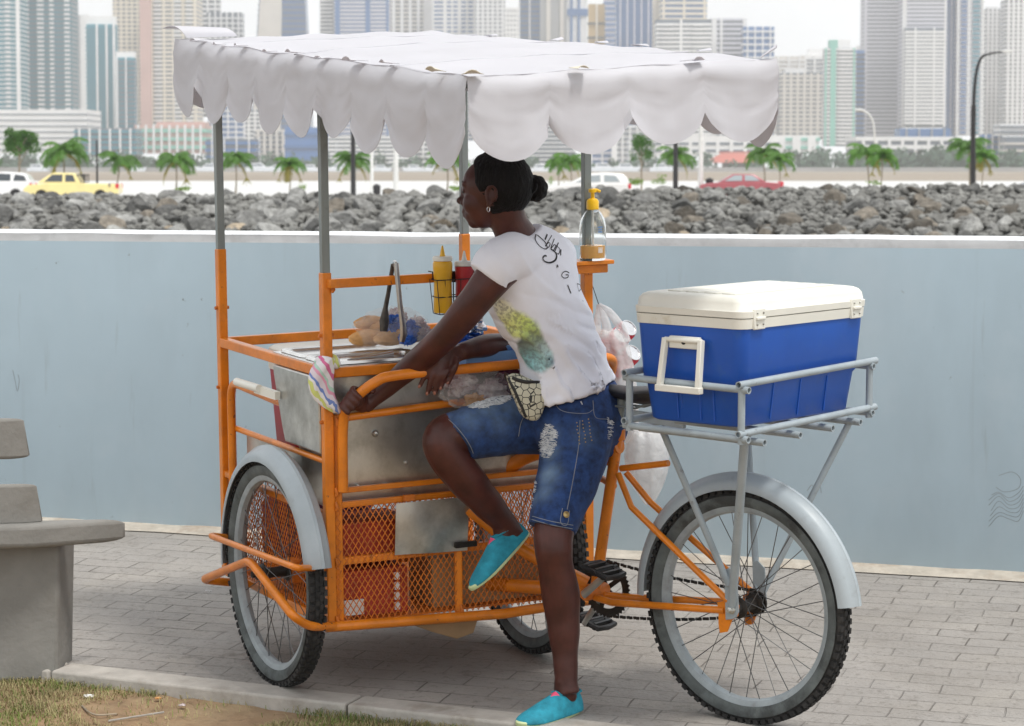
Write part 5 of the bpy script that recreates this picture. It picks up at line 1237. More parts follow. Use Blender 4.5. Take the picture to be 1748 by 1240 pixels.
# ---- soap dispenser on the shelf
F=Fr(CART.w((CART.pt(1012,452,'y',-.035).x,-.035,1.0265)),CART.X,CART.Z); sp_=thing('soap_dispenser',F.o,'clear pump bottle with yellow pump and a little amber soap on the shelf','soap dispenser'); F.Z=F.Z*1.17
r=.0425
def ov(prof,ys=.72,seg=28): 
    return [[F.w((rr*math.cos(2*PI*k/seg),rr*ys*math.sin(2*PI*k/seg),z)) for k in range(seg)] for rr,z in prof]
mb=MB(); mb.rings(ov([(.0015,0),(r-.004,0),(r-.001,.004),(r,.02),(r,.085),(r-.004,.105),(r*.62,.122),(.017,.128),(.0165,.134),(.0150,.134),(.0155,.127),(r*.58,.120),(r-.0065,.103),(r-.0025,.085),(r-.0025,.02),(r-.004,.006),(.0015,.003)]),caps=True); mb.build('bottle','clear',sp_)
mb=MB(); mb.rings(ov([(.001,.0035),(r-.0045,.0065),(r-.003,.02),(r-.003,.038),(.001,.038)])); mb.build('liquid_soap','amber',sp_)
mb=MB(); mb.lathe(F,[(.0165,.129),(.0185,.131),(.0185,.150),(.014,.156),(.006,.158),(.006,.172),(.012,.173),(.012,.181),(.0,.182)],20); mb.tube([F.w((0,0,.178)),F.w((.012,-.004,.178)),F.w((.022,-.008,.174))],[.006,.005,.004],8); mb.build('pump','yellowpump',sp_)
mb=MB(); mb.tube([F.w((0,0,.13)),F.w((.002,0,.012))],.003,8); mb.build('dip_tube','white_plastic',sp_)
M['labelblue']=mat('printed blue lettering',(.10,.22,.45),.6); M['labelwhite']=mat('white label print',(.8,.8,.78),.5)
mb=MB()
def lab(x0,x1,z0,z1):
    g=[]
    for i in range(5):
        a=(x0+(x1-x0)*i/4)/r; g.append([F.w((r*1.012*math.sin(a),-r*.72*1.012*math.cos(a),z)) for z in (z0,z1)])
    mb.grid(g)
for i,(x0_,x1_) in enumerate(((.000,.018),(.002,.016),(.001,.017))): lab(x0_,x1_,.084-i*.006,.087-i*.006)
mb.build('blue_print','labelblue',sp_,smooth=False)
mb=MB(); 
for i in range(8): lab(.002+i*.0021,.0032+i*.0021,.020,.032)
lab(.001,.0195,.0335,.0345)
mb.build('barcode_print','labelwhite',sp_,smooth=False)
# ---- bag of bread rolls, foil bundle, blue wrapper, blue tray on the cart top
def blob(c,r,fr=CART,amp=.2,fq=3,seed=0,su=40,sv=24):
    mb=MB(); rx,ry,rz=r; vs=[]
    mb.sphere((0,0,0),1,su,sv)
    mb.v=[fr.w(V(c)+V((p.x*rx,p.y*ry,p.z*rz))*(1+amp*MN.noise(p*fq+V((seed,0,0)))+amp*.5*abs(MN.noise(p*fq*2.7+V((0,seed,0)))))) for p in mb.v]; return mb
zt_=.76
bag=thing('bread_bag',CART.w((.30,.22,zt_)),'clear plastic bag of bread rolls behind the tongs','bread bag')
for (u,v,z,s_) in ((.245,.26,.80,.040),(.30,.22,.80,.036),(.315,.28,.825,.038),(.37,.25,.80,.040),(.27,.30,.84,.034)):
    blob((u,v,z),(s_*1.5,s_*.75,s_*.62),amp=.12,seed=u*9).build('bread_roll','bread',bag)
for (u,v,z) in ((.335,.17,.805),(.355,.19,.83),(.29,.18,.85)): blob((u,v,z),(.026,.012,.02),amp=.6,fq=4,seed=z*50).build('printed_patch','bluefoil',bag)
for (u,v,z) in ((.375,.2,.835),(.33,.24,.86),(.40,.22,.81)): blob((u,v,z),(.03,.016,.022),amp=.6,fq=4,seed=z*70).build('wrapper','pinkwrap',bag)
M['bagfilm']=film('clear bag film',(.88,.87,.86),.17,.10)
blob((.315,.24,.822),(.112,.085,.066),amp=.16,fq=2.4,seed=4,su=60,sv=40).build('film','bagfilm',bag)
o=blob((.52,.16,.835),(.05,.05,.05),amp=.5,fq=4,seed=2,su=50,sv=30).build('foil_bundle','foil',sharp=20); tag(o,"crumpled aluminium foil bundle behind the woman's elbow",'foil')
o=blob((.49,.14,.80),(.06,.04,.025),amp=.6,fq=4,seed=8,su=40,sv=24).build('snack_wrapper','bluefoil',sharp=30); tag(o,"crumpled dark blue wrapper on the tray behind the woman's forearm",'wrapper')
mb=MB(); TF=CART.at((.60,.05,zt_+.0)); rbox(mb,TF,[(.002,.185,.105),(.026,.197,.117),(.031,.200,.120),(.034,.196,.116),(.027,.180,.10)],.02); mb.box(CART,(.405,-.080,.744),(.795,-.021,.779)); o=mb.build('plastic_tray','lightblue',sharp=40); tag(o,'light blue plastic tray under the forearm resting on the cart','tray')
# ---- see-through bag hanging behind the handlebar
hb=thing('hanging_bag',CART.w((.50,-.05,.66)),'see-through plastic bag with pink and yellow packets hanging under the handlebar','plastic bag')
for (u,z,m_) in ((.40,.69,'pinkwrap'),(.50,.66,'pinkwrap'),(.56,.69,'purple'),(.46,.625,'bread')): blob((u,-.052,z),(.045,.02,.032),amp=.5,fq=3,seed=u*30).build('packet',m_,hb)
blob((.455,-.056,.665),(.118,.036,.056),amp=.3,fq=3,seed=6,su=60,sv=36).build('film','filmclear',hb)
# ---- white carrier bag with cans behind the woman, tied to post D
wb=thing('carrier_bag',CART.w((CW+.05,.05,.45)),'white carrier bag full of drink cans hanging from the right rear post','plastic bag')
BY=7.93
def bp_(x,y,Y=BY): return at(x,y,Y)
for (x,y,dx,m_) in ((1040,592,.03,'cocacan'),(1053,580,.055,'cocacan'),(1060,622,.05,'cocacan')):
    c=bp_(x,y,BY+dx); d=V((.5,-.6,.55)).normalized() if x!=1046 else V((.2,-.2,.9)).normalized(); f=Fr(c-d*.05,d.orthogonal(),d); mb=MB(); mb.lathe(f,[(.0,0),(.024,0),(.031,.006),(.031,.105),(.0265,.115)],20); cn_=mb.build('drink_can',m_,wb)
    mb=MB(); mb.lathe(f,[(.0265,.1152),(.0270,.118),(.0245,.118),(.0235,.114),(0,.114)],20); mb.build('can_lid','canlid',cn_)
def filmloft(name,par,rows,m_='film',amp=.012,seed=0,dep=.06):
    """rows: (xl,xr,y) outline of a hanging film bag in the view, at depth BY"""
    rs=[]
    for i,(xl,xr,y) in enumerate(rows):
        a,b_=bp_(xl,y),bp_(xr,y); c=(a+b_)/2; hw=(b_-a).length/2; ring=[]
        for k in range(36):
            t=2*PI*k/36; f=1+.16*MN.noise(V((math.cos(t)*2.2,math.sin(t)*2.2,i*.45+seed)))+.05*math.sin(t*9+i)
            ring.append(c+V((hw*math.cos(t)*(1+(f-1)*.5),min(hw,dep)*math.sin(t)*f,.004*math.sin(t*5+i))))
        rs.append(ring)
    mb=MB(); mb.rings(rs); return mb.build(name,m_,par,subd=1,sharp=180)
filmloft('film',wb,[(1018,1060,560),(1016,1072,580),(1018,1080,610),(1024,1086,650),(1030,1090,690),(1040,1092,725),(1052,1086,748),(1062,1076,756)],seed=1,dep=.05)
for pts in ([(1022,520),(1020,545),(1018,575)],[(1023,520),(1042,535),(1060,560),(1070,585)],[(1021,520),(1030,540),(1036,560),(1030,575)]):
    mb=MB(); P=[bp_(x,y,BY-.02) for x,y in pts]; mb.tube(spline(P,5),lerps([.006,.010,.016] if len(pts)==3 else [.006,.012,.014,.014],5),10,ell=.35,ref=(1,0,0)); mb.build('bag_handle','film',wb)
mb=MB(); mb.tube([CART.w((CW-.005,-.018,.99)),bp_(1012,490,BY-.02),bp_(1022,520,BY-.02)],.0012,5); mb.build('string','black',wb)
w2=thing('carrier_bag',bp_(1100,860,7.95),'crumpled white carrier bag hanging low behind the seat tube under the rack','plastic bag')
filmloft('film',w2,[(1078,1120,728),(1068,1140,750),(1064,1143,780),(1070,1140,810),(1084,1128,838),(1096,1118,856),(1102,1110,862)],seed=5,dep=.06)
# ---- contents of the mesh cage
def tl(o,l_,c_): return tag(o,l_,c_)
mb=MB(); f=CART.at((.17,.12,.005)); mb.box(f,(-.11,-.07,0),(.10,.10,.14)); tl(mb.build('carton','redbox',bevel=.004),'orange-red carton standing low behind the mesh at the left','carton')
mb=MB(); f=CART.at((.19,.14,.165)); mb.box(f,(-.12,-.08,0),(.10,.10,.12)); tl(mb.build('carton','redbox',bevel=.004),'orange-red carton above the other behind the mesh at the left','carton')
mb=MB(); f=CART.at((.55,.14,.005)); mb.box(f,(-.20,-.09,0),(.17,.08,.15)); tl(mb.build('cardboard_box','cardboard',bevel=.004),'brown cardboard box behind the mesh on the right','carton')
mb=MB(); f=CART.at((.085,.025,.02)); mb.box(f,(-.03,-.004,0),(.03,.004,.045)); tl(mb.build('paper_label','labelwhite',bevel=.001),'small white paper card at the bottom left behind the mesh','card')
mb=MB(); f=CART.at((.225,.03,.02)); 
for k in range(4): mb.box(f,(-.008,-.004,.03*k),(.008,.004,.03*k+.022))
tl(mb.build('paper_strip','labelwhite',bevel=.001),'white perforated paper strip on the lower carton behind the mesh','paper strip')
o=blob((.20,.55,.17),(.15,.22,.15),amp=.3,fq=2.5,seed=3).build('sack','purple'); tl(o,'dark purple sack seen through the spokes of the near front wheel','sack')
p=[CART.pt(x,y,'y',.06) for x,y in ((690,1062),(815,1052),(806,1080),(778,1090),(735,1078))]
mb=MB(); mb.prism(CART,[(q.x,q.z) for q in p],.05,.13); tl(mb.build('cardboard_flap','cardboard',bevel=.003),'torn brown cardboard sagging below the floor of the cart','cardboard')
# ---- concrete bench at the left edge, its back toward us
bn=thing('concrete_bench',ground(60,1165),'grey cast concrete bench with tapered leg, cut by the left edge','bench')
Yb=7.80
A=at(58,896,Yb); E1=at(215,893,Yb+.0); 
dirE=V((.86,.50,0)).normalized(); dirL=V((-dirE.y*1.0,dirE.x,0)).normalized()*-1
dirL=V((-.985,-.17,0)).normalized()
top=A.z; th=.072
P0=V((A.x,A.y,0)); Wd=.0
# solve width so the end corner projects at x=215
for k in range(200):
    q=P0+dirE*Wd
    if 874+FPX*q.x/q.y>213: break
    Wd+=.002
def slab(mb,o,d1,l1,d2,l2,z0,z1): 
    p=[o,o+d1*l1,o+d1*l1+d2*l2,o+d2*l2]; mb.hexa([V((q.x,q.y,z0)) for q in p]+[V((q.x,q.y,z1)) for q in p]); return mb
mb=MB(); slab(mb,P0,dirL,1.6,dirE,Wd,top-th,top); mb.build('seat','concrete',bn,bevel=.016,seg=4)
# leg: tapered block
def quad(o,a,b,l1,l2,z): return [V((q.x,q.y,z)) for q in (o,o+a*l1,o+a*l1+b*l2,o+b*l2)]
zg=gz(7.92)-.03
lo=P0+dirE*.05+dirL*.08
c0=at(125,940,Yb+.15)
for off in (0,1.25):
    o1=P0+dirL*(.10+off)+dirE*.03; o1.x=at(-30 if off==0 else -30,940,Yb+.1).x-off
    a1=V((at(121,940,Yb+.12).x-.030-off,Yb+.10,0)); wl=.32; 
    topq=[V((a1.x,a1.y,top-th)),V((a1.x+.02,a1.y+.16,top-th)),V((a1.x-wl,a1.y+.13,top-th)),V((a1.x-wl-.02,a1.y-.03,top-th))]
    b1=a1+V((-.012,0,0)); botq=[V((b1.x,b1.y,zg)),V((b1.x+.02,b1.y+.16,zg)),V((b1.x-wl+.01,b1.y+.13,zg)),V((b1.x-wl-.01,b1.y-.03,zg))]
    mb=MB(); mb.hexa(botq+topq); mb.build('leg','concrete',bn,bevel=.012,seg=3)
    mb=MB(); q=[V((b1.x-.03,b1.y-.01,zg-.02)),V((b1.x+.0,b1.y+.15,zg-.02)),V((b1.x-wl,b1.y+.14,zg-.02)),V((b1.x-wl,b1.y-.01,zg-.02))]
# backrest slabs at the near edge
for (xr,y0,y1,lean) in ((40,897,826,.0),(18,784,714,.0)):
    a=at(xr,y0,Yb+.04);b=at(xr-4,y1,Yb+.04); mb=MB(); o_=V((a.x,Yb+.03,0)); t_=V((b.x,Yb+.03,0))
    z0=a.z+(.001 if xr==40 else 0);z1=b.z
    p=[V((q.x,q.y,z0)) for q in (o_,o_+dirL*1.5,o_+dirL*1.5+dirE*.07,o_+dirE*.07)]; p2=[V((q.x,q.y,z1)) for q in (t_,t_+dirL*1.5,t_+dirL*1.5+dirE*.055,t_+dirE*.055)]
    mb.hexa(p+p2); mb.build('backrest_slab','concrete',bn,bevel=.010,seg=3)
mb=MB(); mb.box(WORLD,(at(-20,800,Yb).x-.30,Yb+.045,top-.01),(at(-20,800,Yb).x-.22,Yb+.085,top+.45)); mb.build('backrest_upright','concrete',bn,bevel=.008)
# ---- dry grass on the verge, twig and litter
M['grassdry']=mat('dry grass blade',(.30,.25,.12),.8,var=.2,scale=3,col2=(.42,.37,.18)); M['grassgreen']=mat('green grass blade',(.10,.17,.03),.7,var=.2,scale=3,col2=(.22,.28,.06))
def grass(name,mm,label,n,seed,dens):
    rnd=random.Random(seed); mb=MB()
    c=0
    while c<n:
        t=rnd.uniform(-.9,2.0); off=-.118-rnd.random()**1.2*1.0; p=kp(t,off)
        d=MN.noise(V((p.x*3.1,p.y*3.1,seed)))+.35*MN.noise(V((p.x*9,p.y*9,seed+3)))
        if d<dens+rnd.uniform(-.12,.12)-(.35 if off>-.19 and rnd.random()<.5 else 0): continue
        sx_=874+FPX*p.x/p.y; sy_=285+FPX*(CH-p.z)/p.y
        if ((sx_-310)/190)**2+((sy_-1212)/32)**2<1 and rnd.random()<.93: c+=.35; continue
        c+=1; z=p.z-.030; h=rnd.uniform(.008,.030); a=rnd.uniform(0,6.3); b=V((math.cos(a),math.sin(a),0)); sd=V((-b.y,b.x,0))*rnd.uniform(.0008,.0016); ln=rnd.uniform(.3,1.6)*h
        base=V((p.x,p.y,z)); m1=base+b*ln*.4+V((0,0,h*.7)); tp=base+b*ln+V((0,0,h*rnd.uniform(.5,1)))
        mb.add([base-sd,base+sd,m1+sd*.7,m1-sd*.7,tp],[(0,1,2,3),(3,2,4)])
    return tag(mb.build(name,mm,smooth=False),label,'grass',kind='stuff')
grass('dry_grass','grassdry','dry straw-coloured grass on the dirt verge',21000,1,-.02)
grass('green_grass','grassgreen','short green grass in patches on the dirt verge',8000,2,.10)
def gp2(x,y): 
    r_=ray(x,y); 
    t=(CH+SL*YG+.022)/(SL*r_.y-r_.z); return CP+r_*t
mb=MB(); mb.tube([gp2(185,1231),gp2(280,1216)],.003,6,ell=.5); tag(mb.build('straw','kerb'),'pale straw lying on the bare dirt of the verge','straw')
mb=MB(); mb.tube(spline([gp2(140,1205),gp2(152,1216),gp2(168,1221),gp2(200,1219)],4),.003,6); tag(mb.build('twig','bark'),'thin dark twig lying on the bare dirt of the verge','twig')
def litter(x,y,s_,m_,lb,nm,f=gp2):
    c=f(x,y)+V((0,0,s_*.2)); o=blob((0,0,0),(s_,s_*.8,s_*.3),fr=Fr(c,(1,0,0),(0,0,1)),amp=.7,fq=3,seed=x,su=16,sv=10).build(nm,m_,sharp=20); tag(o,lb,nm.replace('_',' '))
M['orangebit']=mat('orange scrap',(.55,.22,.08),.8)
litter(152,1190,.014,'labelwhite','small crumpled pale paper on the verge grass near the bench leg','paper_scrap')
litter(270,1193,.009,'bread','small tan pebble on the bare dirt of the verge','pebble'); litter(311,1205,.010,'pinkwrap','small pinkish wrapper on the dirt near the kerb','candy_wrapper')
litter(160,1166,.016,'pinkwrap','dull red scrap in the grass against the kerb by the bench','candy_wrapper')
litter(267,899,.022,'orangebit','orange scrap at the foot of the wall left of the cart','scrap',ground); litter(1400,962,.016,'bark','brown dry leaf at the foot of the wall right of the rear wheel','dry_leaf',ground)
litter(1130,962,.02,'bark','brown dry leaf at the foot of the wall left of the rear wheel','dry_leaf',ground); litter(355,1010,.012,'filmclear','tiny clear plastic scrap under the wheel guard','plastic_scrap',ground)
# ================================================================== THE VENDOR
NR=V((.6,.8,0)).normalized(); CHD=V((-.8,.6,0)).normalized()
def organic(mb,name,m,parent,vox=.006,smooth=4,fac=.5,post=None,loc=None):
    o=mb.build(name,m,parent,loc=loc,smooth=False)
    q=o.modifiers.new('r','REMESH'); q.mode='VOXEL'; q.voxel_size=vox; q.adaptivity=0; q.use_smooth_shade=True
    if smooth: q=o.modifiers.new('s','SMOOTH'); q.factor=fac; q.iterations=smooth
    bake(o)
    if not o.data.materials: o.data.materials.append(M[m])
    if post:
        o0=V(WL[o.name])
        for v in o.data.vertices: v.co=V(post(v.co+o0,v.normal.copy()))-o0
    o.data.shade_smooth(); return o
def bvh(o):
    o0=V(WL[o.name]); return BVHTree.FromPolygons([v.co+o0 for v in o.data.vertices],[tuple(p.vertices) for p in o.data.polygons])
def hit(b,x,y,off=.0012):
    r=ray(x,y).normalized(); h=b.ray_cast(CP,r)
    if h[0] is None: return None,None
    n=h[1]; 
    if n.dot(r)>0: n=-n
    return h[0]+n*off,n
PZ=at(975,1225,7.35); PER=thing('person',V((PZ.x,7.35,gz(7.35))),'woman in white t-shirt and ripped denim shorts leaning on the cart, one leg raised','person')
def pt_(l,n=6):
    P=spline([at(*a[:3]) for a in l],n); rr=lerps([a[3] for a in l],n); return P,rr
def limb(mb,l,seg=20,ell=1): P,rr=pt_(l); mb.tube(P,rr,seg,ell=ell)
# ---- head frame
hd_=V((-.955,.285,-.045)).normalized(); HF=Fr(at(845,331,7.46),hd_,(0,0,1)); HF=Fr(HF.o,HF.X,HF.Z)
hs_=1.0
def hl(x,y,z): return HF.w((x*hs_,y*hs_,z*hs_))
body=MB()
def ell(c,r,mbx=None): (mbx or body).sphere(hl(*c),r,24,16,HF)
ell((-.010,0,.022),(.094,.074,.090)); ell((.028,0,.022),(.066,.064,.074)); ell((.036,0,-.035),(.054,.054,.062)); ell((.062,0,-.078),(.021,.024,.018)); ell((.048,0,-.060),(.036,.038,.030))
for s_ in (1,-1):
    ell((.050,.034*s_,-.024),(.036,.027,.036)); ell((.074,.028*s_,.030),(.014,.024,.010)); ell((.090,.012*s_,-.022),(.011,.008,.009))
ell((.088,0,.006),(.014,.010,.030)); ell((.100,0,-.015),(.016,.011,.012)); ell((.088,0,-.040),(.010,.022,.008)); ell((.091,0,-.0475),(.010,.020,.0055)); ell((.088,0,-.0585),(.010,.019,.0065)); ell((.066,0,-.054),(.026,.036,.030))
# ears
for s_ in (1,-1):
    c=(.0,.074*s_,-.012); P=[]
    for k in range(15):
        a=R(-60+k*19); P.append(hl(c[0]-.004+.016*math.cos(a)*1.0-.010,c[1]+.007*s_*(1-.0*k),c[2]+.008+.026*math.sin(a)))
    body.tube(P,[.0042]*15,8); body.sphere(hl(c[0]-.004,c[1]+.003*s_,c[2]-.018),(.008,.006,.010),12,8,HF); body.sphere(hl(c[0]-.014,c[1]-.002*s_,c[2]+.006),(.014,.006,.020),12,8,HF)
# neck and torso core
P=spline([hl(-.022,0,-.02),at(868,378,7.47),at(884,408,7.49),at(902,440,7.51)],5); body.tube(P,lerps([.055,.0525,.057,.078],5),22)
def trings(rows):
    """rows: px,py,Y,b(side),df(front),db(back),tiltvec"""
    C_=[at(r[0],r[1],r[2]) for r in rows]; rs=[]
    for i,r in enumerate(rows):
        ax=(C_[max(i-1,0)]-C_[min(i+1,len(rows)-1)]).normalized(); s=NR-ax*NR.dot(ax); s.normalize(); f=s.cross(ax); 
        if f.dot(CHD)<0: f=-f
        ring=[]
        for k in range(36):
            t=2*PI*k/36; cs,sn=math.cos(t),math.sin(t); e=.88
            cx=abs(cs)**e*(1 if cs>0 else -1); sx=abs(sn)**e*(1 if sn>0 else -1)
            ring.append(C_[i]+s*(r[3]*cx)+f*((r[4] if sn>0 else r[5])*sx))
        rs.append(ring)
    # resample smoothly between rows
    out=[]
    for k in range(36):
        col=spline([q[k] for q in rs],4); out.append(col)
    return [[out[k][i] for k in range(36)] for i in range(len(out[0]))]
TOR=[(978,700,7.62,.135,.09,.105),(960,640,7.60,.115,.085,.09),(942,570,7.57,.105,.075,.085),(918,510,7.54,.125,.09,.09),(902,455,7.52,.14,.08,.085),(892,420,7.50,.09,.055,.06)]
body.rings(trings(TOR))
# arms
limb(body,[(880,445,7.41,.052),(848,468,7.37,.054),(806,520,7.37,.047),(762,572,7.43,.0415),(716,614,7.52,.0375),(668,655,7.562,.030),(634,684,7.560,.0240),(620,696,7.550,.0245)],ell=.95)
limb(body,[(945,445,7.64,.052),(925,500,7.73,.048),(900,572,7.80,.043),(880,590,7.80,.042),(835,590,7.69,.036),(797,598,7.60,.0275),(784,603,7.575,.0245)],ell=.95)
# legs
limb(body,[(985,730,7.56,.088),(962,830,7.48,.073),(946,905,7.41,.058),(945,935,7.39,.0545),(948,965,7.395,.051),(957,1015,7.41,.0555),(962,1070,7.41,.047),(965,1125,7.40,.036),(967,1165,7.39,.0325),(970,1185,7.385,.034)])
limb(body,[(960,715,7.70,.085),(860,726,7.60,.074),(790,737,7.53,.064),(757,748,7.50,.0595),(764,778,7.50,.058),(795,818,7.53,.0555),(828,856,7.575,.0475),(858,890,7.61,.037),(872,908,7.62,.034),(880,918,7.62,.034)])
# feet cores
HEEL=ground(983,1216); FD=V((-.70,-.71,0)); FD.z=SL*FD.y; FD.normalize(); FL=Fr(HEEL+V((0,0,.002)),FD,(0,-SL,1))
h2=at(897,917,7.64); t2=at(823,993,7.545); fd2=(t2-h2).normalized(); FR_=Fr(h2,fd2,V((-.72,-.25,.55)))
LFT=.235
for F,an in ((FL,(.055,0,.07)),(FR_,(.045,0,.06))):
    body.tube([F.w((.02,0,.028)),F.w((.09,0,.030)),F.w((.16,0,.022)),F.w((.205,0,.018))],[.018,.020,.018,.012],14,ell=1.1)
body.tube([at(966,1160,7.39),FL.w((.045,0,.05)),FL.w((.06,0,.035))],[.033,.034,.03],14); body.tube([at(868,903,7.62),FR_.w((.045,0,.055)),FR_.w((.06,0,.03))],[.034,.034,.03],14)
# hands. Right hand: draped over the handlebar, fingers hooked in front of it
def finger(pts,r0,r1): 
    P=spline([V(p) for p in pts],4); n=len(P); body.tube(P,[r0+(r1-r0)*i/(n-1) for i in range(n)],10)
    body.sphere(P[-1],r1,10,8); return P
pw=at(785,603,7.572)
body.tube([pw,at(769,609,7.550),at(756,620,7.532),at(750,626,7.526)],[.024,.029,.031,.024],16,ell=.55,ref=(0,0,1))
body.tube([at(772,606,7.560),at(758,618,7.537),at(745,628,7.522)],[.019,.021,.016],12)
tips=[]
for pts in ([(748,622,7.522),(736,630,7.518),(725,643,7.522),(717,659,7.525)],[(752,627,7.520),(742,637,7.514),(734,653,7.517),(730,671,7.522)],[(758,630,7.520),(751,641,7.514),(745,655,7.518),(743,670,7.523)],[(765,630,7.522),(759,641,7.516),(755,652,7.523),(753,662,7.525)]):
    tips.append(finger([at(*p) for p in pts],.0098,.0072))
tips.append(finger([at(778,612,7.547),at(776,626,7.530),at(770,641,7.534),at(765,653,7.532)],.0125,.0082))
# Left hand: gripping the bend of the handlebar from behind and below
gpc=V((.052,-.080,.668)); tg_=V((.38,-.22,.62)).normalized()
g0=CART.w(gpc); T_=(CART.X*tg_.x+CART.Y*tg_.y+CART.Z*tg_.z).normalized()
wr=at(622,694,7.552)
bk_=CART.Y-T_*CART.Y.dot(T_); bk_.normalize(); lf=T_.cross(bk_)
if lf.x>0: lf=-lf
pc=g0+bk_*.030-lf*.012
body.tube([wr,wr.lerp(pc,.5),pc],[.0235,.028,.029],16,ell=.7); body.sphere(pc,(.026,.026,.030),14,10)
for i in range(4):
    c=g0+T_*(.027-.0185*i); rr=.0245; pts=[]
    for k,a in enumerate((-10,45,95,140,(178 if i<3 else 165))):
        a=R(a); pts.append(c+bk_*math.cos(a)*rr+lf*math.sin(a)*rr-T_*.002*k)
    tips.append(finger(pts,.0098,.0076))
finger([pc+T_*.02,g0+T_*.048+bk_*.02-lf*.012,g0+T_*.055-lf*.024-bk_*.004,g0+T_*.052-lf*.02-bk_*.018],.0125,.0085)
bodyo=organic(body,'body','skin',PER,vox=.0042,smooth=3,fac=.5)
# nails on the draped hand
for P in tips[:5]:
    mb=MB(); e=P[-1]; d=(P[-1]-P[-2]).normalized(); nrm=V((-.25,-.95,.1)); nrm=(nrm-d*nrm.dot(d)).normalized(); F=Fr(e+nrm*.0062+d*.001,d,nrm); mb.sphere(F.o,(.0058,.0045,.0016),10,6,F); mb.build('fingernail','nail',bodyo)
# eyes, lashes, brow (left side visible in profile)
for s_ in (1,-1):
    mb=MB(); mb.sphere(hl(.0705,.030*s_,.010),(.0115,.0125,.0115),14,10,HF); ey=mb.build('eye','white_plastic',bodyo)
    mb=MB(); mb.sphere(hl(.0830,.0305*s_,.010),(.003,.0055,.0055),12,8,HF); mb.build('iris','hair',ey)
    mb=MB(); mb.sphere(hl(.0740,.030*s_,.0135),(.0125,.0140,.0105),14,10,HF); mb.build('eyelid','skin',bodyo)
    mb=MB(); mb.tube([hl(.084,.018*s_,.0085),hl(.0885,.030*s_,.009),hl(.079,.043*s_,.009)],[.0012,.0016,.001],6); mb.build('eyelashes','hair',bodyo)
    mb=MB(); mb.tube([hl(.089,.014*s_,.034),hl(.086,.030*s_,.038),hl(.072,.046*s_,.034)],[.002,.0028,.0012],6,ell=.5); mb.build('eyebrow','hair',bodyo)
mb=MB(); e0=hl(-.004,.083,-.043); mb.tube([e0+HF.X*.004*math.cos(a)+HF.Z*.007*math.sin(a) for a in [2*PI*k/14 for k in range(14)]],.0009,5,closed=True); mb.build('earring','canlid',PER)
# ---- hair: cap following the skull, pulled back into a bun
mb=MB(); mb.sphere((0,0,0),1,64,44)
vs=[]
for p in mb.v:
    q=V((p.x*.1015-.012,p.y*.0805,p.z*.0985+.026)); x,y,z=q
    # hairline: skin shows in front of and below it
    line=.050-.36*max(0,abs(y)-.03)-(.0 if z>.03 else (.03-z)*.55)
    inside=x-line
    low=-.040+(.0 if x>-.01 else (-.01-x)*-.6)
    f=1.0
    if inside>0: f=1-min(1,inside/.010)*.14
    if z<low-.02: f=min(f,1-min(1,(low-.02-z)/.012)*.25)
    earhole=((x-.0)/.022)**2+((z+.012)/.032)**2
    if earhole<1 and abs(y)>.03: f*=.93
    q=V((-.012,0,.026))+(q-V((-.012,0,.026)))*f
    q+= q.normalized()*.0008*math.sin(math.atan2(q.z-.01,q.x+.11)*46)
    vs.append(HF.w(q))
mb.v=vs; hair=mb.build('hair','hair',PER,sharp=180)
bun=at(914,322,7.50); mb=MB(); mb.sphere((0,0,0),1,40,26); mb.v=[bun+V((p.x*.0355,p.y*.035,p.z*.038))*(1+.035*math.sin(8*math.atan2(p.z,p.x)+6*p.y)) for p in mb.v]; mb.build('hair_bun','hair',hair,sharp=180)
mb=MB(); mb.tube([hl(-.098,0,.02),bun+V((-.012,-.0,.0))],[.026,.020],14); mb.build('hair_tie','hair',hair)
# ---- t-shirt
sh=MB()
TS=[(967,669,7.61,.158,.118,.126),(961,640,7.605,.150,.110,.116),(957,612,7.60,.142,.104,.110),(946,566,7.575,.134,.098,.105),(925,530,7.555,.146,.118,.112),(914,500,7.54,.153,.120,.110),(905,462,7.525,.160,.100,.105),(899,434,7.515,.150,.082,.092),(893,412,7.505,.098,.062,.072),(888,401,7.50,.070,.052,.062)]
sh.rings(trings(TS))
limb(sh,[(900,440,7.46,.060),(872,440,7.40,.070),(850,452,7.375,.0665),(836,469,7.370,.0630),(831,475,7.368,.0625)],24)
limb(sh,[(915,440,7.58,.060),(945,440,7.65,.068),(935,478,7.70,.062),(928,495,7.72,.058)],24)
sh.sphere(at(861,520,7.50),(.052,.055,.056),20,14); sh.sphere(at(905,522,7.62),(.06,.055,.056),20,14)
def wr_s(p,n):
    q=p; a=MN.noise(V((p.x*7+p.z*9,p.y*7,p.z*4-p.x*6))); b=MN.noise(V((p.x*20+p.z*26,p.y*16,p.z*11-p.x*16))); z=p.z
    w=min(1,max(0,(1.28-z)/.3))
    fold=math.sin((p.x*.6+p.z*1.0)*85+3*a*2)*.0016*max(0,min(1,(1.25-z)*5))*max(0,min(1,(z-1.0)*9))
    gather=math.sin((p.x*1.0-p.z*.55+p.y*.3)*70+a*5)*.0028*max(0,min(1,(1.02-z)*6))
    s1=p.x*.78+p.z*.62; t1=p.x*.62-p.z*.78
    r1=max(0,1-abs(MN.noise(V((s1*17,t1*4,p.y*5)))*3.2))**1.6*.011*max(.25,min(1,(1.30-z)*4))
    s2=p.z*.9+p.x*.25; r2=max(0,1-abs(MN.noise(V((s2*20+3,p.x*4,p.y*4)))*3.4))**1.6*.009*max(0,min(1,(1.22-z)*6))*max(0,min(1,(z-.98)*8))
    return p+n*(.006*a*(.5+w)+.0015*b+r1-r2+gather*1.6)
shirt=organic(sh,'tshirt','shirt',PER,vox=.0055,smooth=6,fac=.6,post=wr_s)
sb=bvh(shirt)
